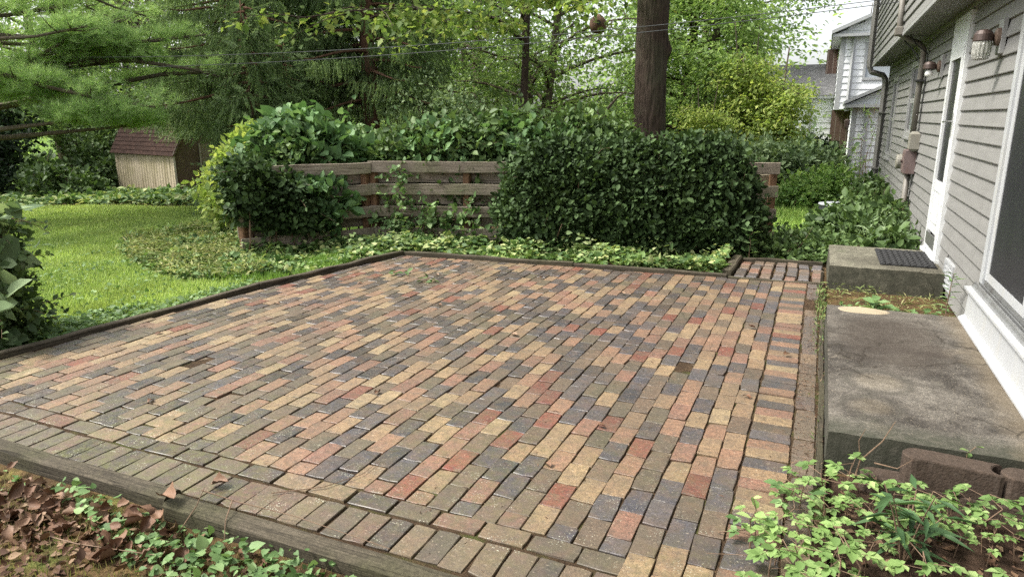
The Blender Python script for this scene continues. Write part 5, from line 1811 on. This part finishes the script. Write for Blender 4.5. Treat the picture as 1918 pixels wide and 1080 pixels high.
# ------------------------------------------------------------------ service wires
def wire(p0, p1, sag, label):
    p0, p1 = np.array(p0, float), np.array(p1, float)
    s = np.linspace(0, 1, 40)
    P = p0 + (p1 - p0) * s[:, None]; P[:, 2] -= sag * 4 * s * (1 - s)
    V, F = tube(P, .0050, 5)
    return tag(obj('service_wire', V, F, M['wire'], origin=p0), label, 'wire', 'overhead service wires')


wire((0.72, 10.2, 2.95), (-17.5, 7.0, 2.78), 0.40, 'upper overhead wire running from the grey house past the spruces')
wire((0.72, 10.2, 2.90), (-17.5, 7.0, 2.50), 0.37, 'lower overhead wire running from the grey house past the spruces')


# ------------------------------------------------------------------ ground cover and grass
def inpoly(P, poly):
    x, y = P[:, 0], P[:, 1]
    r = np.zeros(len(P), bool)
    j = len(poly) - 1
    for i in range(len(poly)):
        xi, yi = poly[i]; xj, yj = poly[j]
        c = ((yi > y) != (yj > y)) & (x < (xj - xi) * (y - yi) / (yj - yi + 1e-12) + xi)
        r ^= c; j = i
    return r


def scatter(rng, poly, n):
    a = np.array(poly); lo, hi = a.min(0), a.max(0)
    out = []
    tot = 0
    while tot < n:
        P = lo + (hi - lo) * rng.random((n * 2, 2)); P = P[inpoly(P, poly)]
        out.append(P); tot += len(P)
    return np.concatenate(out)[:n]


def cover(name, label, poly, leafm, seed, n, size, h, tplname='oval', dens=None, cat='ground cover', kind='stuff', lumps=.6):
    rng = np.random.default_rng(seed)
    P = scatter(rng, poly, n)
    z = G(P[:, 0], P[:, 1])
    lump = np.clip(.55 + lumps * n2(P[:, 0], P[:, 1], 2.6, seed * .37) + .3 * n2(P[:, 0], P[:, 1], 6, seed * .11), .08, 1.4)
    keep = rng.random(len(P)) < lump + .25
    P, z, lump = P[keep], z[keep], lump[keep]
    hh = h * lump * rng.random(len(P)) ** .6
    pos = np.concatenate([P, (z + hh + .01)[:, None]], 1)
    D = rng.normal(size=pos.shape) * [1, 1, .35] + [0, 0, .12]
    N = rng.normal(size=pos.shape) * .42 + [0, 0, 1]
    V, F = leaves(tplname, pos, D, N, size * np.clip(1 + .35 * rng.normal(size=len(pos)), .45, 1.8))
    o = obj(name, V, F, LEAF[leafm])
    return tag(o, label, cat, kind=kind)


def fpt(s, off):            # point along the long fence, off metres towards the patio
    u = (FR - FC) / L2; nrm = np.array([u[1], -u[0]])
    p = FC + u * s + nrm * off
    return tuple(p)


strip_poly = [(-4.28, 6.76), (-0.80, 7.03), (-0.82, 8.3), (-3.0, 7.75), fpt(.6, .02), (-5.25, 7.35), (-6.0, 6.1), (-5.7, 5.3), (-4.75, 5.35)]
cover('ivy_ground_cover', 'ivy and low weeds along the foot of the fence and hedge', strip_poly, 'ivy', 81, 15000, .052, .17, 'heart')
cover('pale_ground_cover', 'pale variegated leaves scattered through the ivy by the fence', strip_poly, 'pale', 82, 1500, .045, .20, 'heart', lumps=1.4)
brush = [(-5.0, 5.25), (-5.95, 6.0), (-6.6, 6.8), (-8.1, 7.4), (-8.6, 6.6), (-7.6, 5.6), (-6.4, 5.0), (-5.6, 4.75)]
cover('brush_heap', 'heap of straw coloured cut brush and ivy on the lawn', brush, 'straw', 83, 9000, .075, .20, 'lance')
cover('brush_weeds', 'pale green weeds growing through the brush heap', brush, 'ivy', 84, 6000, .050, .17, 'oval')
far_strip = [(-9.0, 10.4), (-11.2, 10.9), (-15.8, 10.0), (-18.6, 9.0), (-20.5, 10.5), (-18.8, 13.9), (-15.4, 13.2), (-13.5, 13.0), (-9.4, 12.2)]
cover('far_ground_cover', 'green ground cover between the lawn and the shed', far_strip, 'ivy', 85, 17000, .12, .20, 'oval')
cover('edge_clover', 'clover and creeping weeds along the lawn side of timber edging', [(-4.98, 1.9), (-5.6, 2.2), (-5.3, 3.6), (-4.95, 5.0), (-4.72, 4.9), (-4.80, 3.5)], 'creeper', 86, 3000, .035, .05, 'heart')
cover('ground_ivy', 'ground ivy with small scalloped leaves against the front timber', [(-3.05, 1.745), (-0.3, 1.745), (-.3, 1.25), (-1.6, 1.2), (-2.1, 1.45), (-2.5, 1.58)], 'creeper', 87, 1900, .032, .07, 'heart')
cover('ground_ivy_patch', 'sparse ground ivy at the far side of the leaf pile', [(-4.2, 1.74), (-3.1, 1.74), (-3.3, 1.55), (-4.3, 1.45)], 'creeper', 88, 420, .030, .06, 'heart')
cover('side_ground_cover', 'dark creeping ground cover beyond the brick path', [(-.85, 8.02), (.2, 8.05), (.25, 9.2), (.1, 10.2), (-.9, 9.9)], 'vine', 89, 4200, .05, .10, 'oval')
cover('gap_weeds', 'weeds growing in the gap between the two concrete steps', [(.12, 5.70), (1.08, 5.70), (1.08, 6.93), (.16, 6.93)], 'straw', 90, 900, .05, .10, 'lance')
cover('gap_green_weeds', 'green leaves among the dry weeds between the two steps', [(.12, 5.70), (1.08, 5.70), (1.08, 6.35), (.3, 6.45)], 'creeper', 91, 260, .055, .12, 'oval')


def grass(name, label, poly, seed, n, hgt, cols, camdens=True, wid=.0045, pcol=None):
    rng = np.random.default_rng(seed)
    P = scatter(rng, poly, n)
    r = np.hypot(P[:, 0], P[:, 1])
    if camdens:
        keep = rng.random(len(P)) < np.clip((5.2 / r) ** 1.3, .05, 1); P = P[keep]; r = r[keep]
    z = G(P[:, 0], P[:, 1])
    k = np.clip(r / 6, .8, 2.6)
    h = hgt * rng.uniform(.5, 1.25, len(P)) * (1 + .3 * n2(P[:, 0], P[:, 1], 1.3, seed)) * np.clip(k, 1, 1.25)
    a = rng.uniform(0, 2 * pi, len(P)); lean = rng.uniform(.1, .9, len(P)) * h
    w = wid * k
    b = np.concatenate([P, (z - .01)[:, None]], 1)
    sx = np.stack([-np.sin(a), np.cos(a), 0 * a], -1) * w[:, None]
    tip = b + np.stack([np.cos(a) * lean, np.sin(a) * lean, h + .01], -1)
    V = np.stack([b + sx, b - sx, tip], 1).reshape(-1, 3)
    F = np.arange(len(V)).reshape(-1, 3)
    m = leaf_mat(name + '_blades', cols, .35, .5, .8, .3, pcol)
    return tag(obj(name, V, F, m), label, 'grass', kind='stuff')


lawn = [(-4.72, 5.35), (-4.95, 3.2), (-5.1, 1.9), (-9, 1.5), (-15.5, 5.5), (-17.2, 9.0), (-15.5, 9.9), (-11.2, 10.6), (-9.0, 10.2), (-8.2, 7.5), (-8.6, 6.6), (-7.6, 5.6), (-6.4, 5.0), (-5.6, 4.75)]
grass('lawn_grass', 'mown bright green lawn beside the patio', lawn, 91, 620000, .042, ['#76943f', '#8ba94c', '#a0b95d', '#b5c670'], pcol='#8f9f58')
cover('lawn_clover', 'clover and broad weeds scattered through the lawn', [(-4.95, 5.2), (-5.1, 2.2), (-8, 2.2), (-9.5, 6.2), (-7.6, 5.6), (-6.4, 5.0)], 'creeper', 95, 2600, .030, .035, 'heart', lumps=1.6)
grass('side_grass', 'bright grass patch seen between the fence end and the house', [(-1.0, 9.6), (.1, 9.7), (.3, 14), (-.2, 22), (-3.0, 22), (-2.0, 14)], 92, 60000, .085, ['#749a3c', '#88b048', '#9fc054', '#b4cc66'], True, .006)
grass('front_grass', 'thin dry grass in front of the timber edging', [(-4.6, 1.74), (-.2, 1.74), (-.2, .9), (-3.6, .9)], 93, 9000, .035, ['#5e7030', '#7d8a44', '#9c9460', '#8a7c50'], False, .003)
grass('strip_grass', 'grass fringe between the patio edging and the ivy', [(-4.30, 6.75), (-4.75, 5.2), (-5.5, 4.9), (-5.4, 5.6), (-4.6, 6.9), (-2, 7.1), (-2, 6.95)], 94, 9000, .06, ['#5f8a2c', '#76a036', '#8cb040'], False, .005)


# ------------------------------------------------------------------ plants of the right-hand bed
def bed_plants():
    rng = np.random.default_rng(101)
    poly = [(-0.02, 2.95), (.30, 3.10), (.43, 3.05), (1.1, 2.95), (1.1, 1.5), (.3, 1.5), (-.06, 2.05), (-.12, 2.5)]
    V = [(x, y, -0.052) for x, y in [(0.10, 3.26), (1.1, 3.2), (1.1, 1.2), (.13, 1.2)]]
    tag(obj('planting_bed', V, [(3, 2, 1, 0)], M['bed_soil']), kind='structure')
    cand = scatter(rng, poly, 900)
    pts = []
    for p in cand:
        if all((p[0] - q[0]) ** 2 + (p[1] - q[1]) ** 2 > .085 ** 2 for q in pts):
            if n2(np.array([p[0]]), np.array([p[1]]), 3.0, 9.0)[0] > .25 and p[0] > .35: continue
            pts.append(p)
    # three plant patterns; every plant is a thing of its own with stem and leaves
    kinds = []
    for v in range(4):
        rr = np.random.default_rng(200 + v)
        st = MB(); P, D, N, Sz = [], [], [], []
        h = rr.uniform(.12, .20)
        st.tube([(0, 0, -.03), (rr.normal() * .01, rr.normal() * .01, h * .6), (rr.normal() * .02, rr.normal() * .02, h)], [.003, .0025, .002], 5, False)
        top = np.array(st.V[-5:]).mean(0)
        nw = 5
        for w in range(nw):
            zf = .45 + .55 * (w + 1) / nw
            base = np.array([top[0] * zf, top[1] * zf, h * zf])
            a = w * 2.4 + rr.normal() * .3
            L = rr.uniform(.05, .085)
            e = base + [cos(a) * L, sin(a) * L, rr.uniform(-.005, .02)]
            st.tube([base, e], [.0015, .001], 4, False)
            # leaf of five leaflets
            for j, (da, l) in enumerate(((0, 1.), (.9, .85), (-.9, .85), (1.8, .6), (-1.8, .6))):
                P.append(e); D.append([cos(a + da), sin(a + da), rr.normal() * .12 - .08]); N.append([rr.normal() * .2, rr.normal() * .2, 1]); Sz.append(.046 * l * rr.uniform(.85, 1.2))
        LV, LF = leaves('oval', np.array(P), np.array(D), np.array(N), np.array(Sz))
        kinds.append([('stem', mesh_np('stem', st.V, st.F, M['twig'])), ('foliage', mesh_np('foliage', LV, LF, LEAF['bed'] if v < 3 else LEAF['creeper']))])
    for i, p in enumerate(pts[:150]):
        k = kinds[int(rng.integers(3))] if p[0] > .02 else kinds[int(rng.integers(4))]
        place_tree('bed_plant', (p[0], p[1], -0.055), k, 'small light green plant with five part leaves in the bed by the stoop', 'plant', 'light green plants in the bed', rng.uniform(0, 6.28), rng.uniform(.7, 1.15))
    # dark narrow-leaved weed
    t = empty('dark_weed', (.42, 2.62, -0.055), 'dark green weed with long narrow leaves among the light plants', 'plant')
    st = MB(); P, D, N, Sz = [], [], [], []
    for s in range(5):
        a = s * 1.3; tip = np.array([.42 + cos(a) * .10, 2.62 + sin(a) * .12, .17 + .03 * s])
        b = np.array([.42, 2.62, -.06]); st.tube([b, (b + tip) / 2 + [0, 0, .03], tip], [.004, .003, .002], 5, False)
        for j in range(9):
            q = .35 + .65 * j / 8; p = b + (tip - b) * q
            aa = j * 2.4 + a; P.append(p); D.append([cos(aa), sin(aa), .15 - .3 * rng.random()]); N.append([0, 0, 1.]); Sz.append(rng.uniform(.10, .15))
    st.obj('stem', M['twig'], t)
    LV, LF = leaves('lance', np.array(P), np.array(D), np.array(N) + rng.normal(size=(len(P), 3)) * .2, np.array(Sz) * 1.05)
    obj('foliage', LV, LF, LEAF['beddark'], t)
    # bare twig sprig leaning on the stoop
    t = empty('dead_sprig', (.26, 3.10, -.05), 'bare dead twig standing before the front of the large stoop', 'twig')
    MB().tube([(.26, 3.10, -.05), (.285, 3.12, .10), (.36, 3.13, .20), (.40, 3.15, .29)], [.004, .0035, .0025, .0015], 5).obj('stem', M['twig'], t)
    MB().tube([(.285, 3.12, .10), (.27, 3.12, .19), (.29, 3.12, .25)], [.003, .002, .001], 5).obj('side_twig', M['twig'], t)
    MB().tube([(.34, 3.12, .10), (.42, 3.06, .12), (.47, 3.06, .17)], [.003, .002, .001], 5).obj('side_twig', M['twig'], t)
    # seedling by the sliding door and on the blocks
    def sprig(x, y, z, h, n, lab, size, lm='creeper', tp='oval', name='seedling'):
        t = empty(name, (x, y, z), lab, 'plant')
        rr = np.random.default_rng(int(abs(x * 1000 + y * 100)))
        pts = np.array([[x + rr.normal() * .01 * q, y + rr.normal() * .01 * q, z - .02 + (h + .02) * q] for q in np.linspace(0, 1, 6)])
        MB().tube(pts, np.linspace(.005, .002, 6) * (h / .3) ** .5, 5).obj('stem', M['twig'], t)
        P, D = [], []
        for j in range(n):
            q = .3 + .7 * j / max(1, n - 1); p = np.array([np.interp(q, np.linspace(0, 1, 6), pts[:, c]) for c in range(3)])
            a = j * 2.4; P.append(p); D.append([cos(a), sin(a), .3])
        LV, LF = leaves(tp, np.array(P), np.array(D), np.tile([0, 0, 1.], (n, 1)) + rr.normal(size=(n, 3)) * .3, size * (1 + .2 * rr.normal(size=n)))
        obj('foliage', LV, LF, LEAF[lm], t)
    sprig(1.0, 6.05, -.03, .42, 26, 'feathery seedling growing against the siding by the vent', .075, 'creeper', 'lance')
    sprig(.70, 3.23, .03, .17, 6, 'tiny bright seedling standing behind the rounded end block', .04, 'bed')
    sprig(-.10, 2.42, -.01, .22, 9, 'thin seedling with a few leaves on the brick edge beside the bed', .05, 'bed')
    sprig(.52, 6.1, -.03, .14, 12, 'broad leaved weed in the gap between the two concrete steps', .13, 'creeper')
    sprig(-.62, 8.0, -.02, .34, 10, 'seedling with large fresh leaves in front of the hedge end', .15, 'creeper')
    # mulch litter
    P = scatter(rng, poly, 700); z = np.full(len(P), -.046)
    LV, LF = leaves('kite', np.column_stack([P, z + rng.random(len(P)) * .012]), rng.normal(size=(len(P), 3)) * [1, 1, .2], rng.normal(size=(len(P), 3)) * .4 + [0, 0, 1], rng.uniform(.015, .05, len(P)))
    tag(obj('bed_litter', LV, LF, LEAF['brown']), 'brown leaf crumbs covering the soil of the plant bed', 'leaf litter', kind='stuff')


bed_plants()


# ------------------------------------------------------------------ fallen leaves and twigs
def curled_leaf(rr, size):
    """a dry leaf: pointed oval sheet that is cupped and twisted"""
    nu, nv = 10, 7
    V, F = [], []
    cup, curl, tw = rr.uniform(.3, 2.4), rr.uniform(-1.2, 1.6), rr.normal() * .9
    for i in range(nu):
        s = i / (nu - 1); w = .30 * math.sin(pi * s ** .8) ** .9 * (1 + .12 * math.sin(s * 19 + cup * 9)) + .01
        for j in range(nv):
            v = (j / (nv - 1) - .5) * 2
            x = w * v; y = s - .5
            z = cup * x * x * 1.6 + curl * y * y * .6 + tw * x * y + .02 * math.sin(9 * s + 5 * v + cup * 7) + .006 * rr.normal()
            V.append((x * size, y * size, z * size))
    for i in range(nu - 1):
        for j in range(nv - 1): F.append((i * nv + j, i * nv + j + 1, (i + 1) * nv + j + 1, (i + 1) * nv + j))
    return V, F


def dry_leaf_mat(name, c0, c1):
    t = NT(name)
    oi = t.node('ShaderNodeObjectInfo')
    n = t.noise(t.coord('obj', (1, 1, 1), True), 22, 5, .7)
    col = t.mix(n, S(c0), S(c1))
    col = t.mix(.62, col, t.ramp(oi.outputs['Random'], [(0, S('#35281f')), (.25, S('#5f4634')), (.5, S('#75614e')), (.75, S('#4e3a2d')), (1, S('#8f7d66'))]))
    return t.done(t.bsdf(col, .6, t.bump(n, .4, .004), .3))


M['dry'] = dry_leaf_mat('fallen_leaf', '#5c3d2c', '#8f6a4e')


def litter():
    rng = np.random.default_rng(77)
    mes = []
    for v in range(8):
        V, F = curled_leaf(rng, 1.0); mes.append(mesh_np('fallen_leaf', V, F, M['dry'], True))
    pile = [(-3.45, 1.735), (-2.15, 1.735), (-2.05, 1.60), (-2.45, 1.42), (-3.2, 1.40)]
    P = scatter(rng, pile, 140)
    for i, p in enumerate(P):
        o = bpy.data.objects.new('fallen_leaf', mes[int(rng.integers(8))])
        s = rng.uniform(.03, .095)
        o.scale = (s, s, s)
        o.rotation_euler = (rng.normal() * .6, rng.normal() * .6, rng.uniform(0, 6.28))
        d = min(1.0, abs(p[1] - 1.735) / .2)
        link(o, None, (p[0], p[1], g1(*p) + .02 + rng.random() * .055 * (1.1 - d)))
        tag(o, 'curled dry brown leaf in the pile against the front timber', 'leaf', 'brown leaves piled at the front timber')
    spots = [(-2.235, 1.97, .085, 'brown curled leaf lying alone on the bricks above the leaf pile'), (-2.30, 1.765, .11, 'large brown leaf propped over the edge of the front timber')]
    for (x, y, s, lab) in spots:
        o = bpy.data.objects.new('fallen_leaf', mes[2]); o.scale = (s, s, s); o.rotation_euler = (.2, .1, x * 9)
        link(o, None, (x, y, .02 + (.03 if y < 1.9 else 0))); tag(o, lab, 'leaf')
    scat = [(-.35, 5.3), (-1.15, 5.05), (-3.4, 5.9), (-3.9, 5.3), (-2.4, 6.2), (-1.5, 5.9), (-.08, 4.75), (-4.1, 4.4), (-.9, 3.2), (-2.8, 4.9), (-3.3, 2.5), (-2.2, 3.1), (-1.0, 2.7), (-4.3, 3.4), (-.25, 3.9), (-1.9, 4.4)]
    for (x, y) in scat:
        o = bpy.data.objects.new('fallen_leaf', mes[int(rng.integers(8))]); s = rng.uniform(.04, .065); o.scale = (s, s, s); o.rotation_euler = (.1, .1, rng.uniform(0, 6))
        link(o, None, (x, y, .012)); tag(o, 'small stray dry leaf lying on the brick patio', 'leaf', 'stray leaves on the patio')
    for (x, y) in [(-3.35, 5.62), (-3.75, 5.75)]:
        V, F = leaves('oval', np.array([[x + rng.normal() * .04, y + rng.normal() * .04, .015 + k * .004] for k in range(7)]), rng.normal(size=(7, 3)) * [1, 1, .1], rng.normal(size=(7, 3)) * .3 + [0, 0, 1], .075)
        tag(obj('fallen_sprig', V, F, LEAF['vine']), 'dropped green leafy sprig lying on the far bricks', 'sprig', 'green sprigs on the patio')
    # fine litter
    P = scatter(rng, [(-4.6, 1.74), (-.5, 1.74), (-.6, 1.2), (-2.6, 1.15), (-4.0, 1.3)], 2600)
    k = np.exp(-((P[:, 0] + 2.8) / .8) ** 2) + .12
    P = P[rng.random(len(P)) < k]
    z = G(P[:, 0], P[:, 1]) + rng.random(len(P)) * .02
    V, F = leaves('oval', np.column_stack([P, z]), rng.normal(size=(len(P), 3)) * [1, 1, .25], rng.normal(size=(len(P), 3)) * .5 + [0, 0, 1], rng.uniform(.015, .055, len(P)))
    tag(obj('leaf_crumbs', V, F, LEAF['brown']), 'crumbled brown leaf litter around the leaf pile', 'leaf litter', kind='stuff')
    # joint debris and moss tufts between bricks
    P = np.column_stack([rng.uniform(-4.6, .14, 2600), rng.uniform(1.9, 6.9, 2600)])
    P = np.concatenate([P, np.column_stack([rng.uniform(.0, .15, 1300), rng.uniform(2.6, 6.9, 1300)])])
    P = P[(rng.random(len(P)) < .35 + .5 * n2(P[:, 0], P[:, 1], 1.1, 4.4)) | (P[:, 0] > 0)]
    V, F = leaves('lance', np.column_stack([P, np.full(len(P), -.002) + rng.random(len(P)) * .01]), rng.normal(size=(len(P), 3)) * [1, 1, .3], rng.normal(size=(len(P), 3)) + [0, 0, 1], rng.uniform(.008, .028, len(P)))
    tag(obj('joint_debris', V, F, LEAF['brown']), 'fine brown debris lying on the bricks and in the joints', 'debris', kind='stuff')
    # weeds along the stoop
    P = np.column_stack([rng.uniform(.08, .16, 700), rng.uniform(3.3, 7.0, 700)])
    P = P[rng.random(len(P)) < np.clip((P[:, 1] - 4.6) / 1.6, .04, 1)]
    V, F = leaves('lance', np.column_stack([P, np.full(len(P), -.01)]), rng.normal(size=(len(P), 3)) * .7 + [0, 0, .8], rng.normal(size=(len(P), 3)), rng.uniform(.02, .055, len(P)))
    tag(obj('edge_weeds', V, F, LEAF['ivy']), 'weedy tufts between the bricks and the concrete stoop', 'weeds', kind='stuff')

    def twig(P, r, lab):
        V, F = tube(P, np.linspace(r, r * .4, len(P)), 5); tag(obj('twig', V, F, M['twig']), lab, 'twig')
    twig([(-2.20, 1.70, -.07), (-2.15, 1.77, .04), (-2.13, 1.80, .11)], .003, 'short twig standing upright against the front timber')
    twig([(-2.16, 1.81, .085), (-2.02, 1.845, .05), (-1.75, 1.88, .03), (-1.3, 1.86, .022)], .003, 'long thin stem lying along the front timber')
    twig([(-2.03, 1.84, .055), (-1.99, 1.76, .02), (-1.95, 1.70, -.07)], .003, 'twig leaning over the outer side of the front timber')
    twig([(-1.85, 1.46, -.09), (-1.65, 1.40, -.085), (-1.5, 1.30, -.08)], .006, 'thick bare stick on the ground below the ground ivy')
    twig([(-2.9, 1.48, -.07), (-2.5, 1.50, -.06), (-2.15, 1.56, -.05)], .004, 'long straight stalk lying across the leaf pile')
    twig([(-1.98, 2.0, .012), (-1.80, 2.12, .02), (-1.72, 2.28, .015), (-1.72, 2.42, .015)], .0025, 'curved thin twig lying on the bricks near the border')
    twig([(-.22, 2.46, .012), (-.06, 2.50, .05), (.02, 2.42, .05), (-.1, 2.33, .03), (-.24, 2.31, .012)], .0025, 'pale bent stem looping over the brick edge')


litter()


# ------------------------------------------------------------------ far wood behind everything
def far_wood():
    rng = np.random.default_rng(300)
    n = 1400
    a = radians(90 + YAW) + rng.uniform(-.95, .80, n)
    r = rng.uniform(32, 46, n)
    h = rng.random(n) ** 1.25 * 8.5
    # an opening over the neighbour's roof
    px = np.tan(radians(90 + YAW) - a)
    keep = ~((px > .40) & (h > 2.2))
    keep &= ~((h > 5) & (rng.random(n) < .45))
    a, r, h = a[keep], r[keep], h[keep]
    C = np.column_stack([r * np.cos(a), r * np.sin(a), -.6 + h])
    per = 34
    q = np.repeat(np.arange(len(C)), per)
    cl = rng.normal(size=(len(q), 3)) * [.95, .95, .55]
    V, F = leaves('kite', C[q] + cl, cl + rng.normal(size=cl.shape) * .5 + [0, 0, -.3], rng.normal(size=cl.shape) * .5 + [0, 0, 1], rng.uniform(.20, .36, len(q)))
    tag(obj('far_wood', V, F, LEAF['woodlight']), 'mass of far off trees closing the garden', 'woodland', kind='stuff')


far_wood()
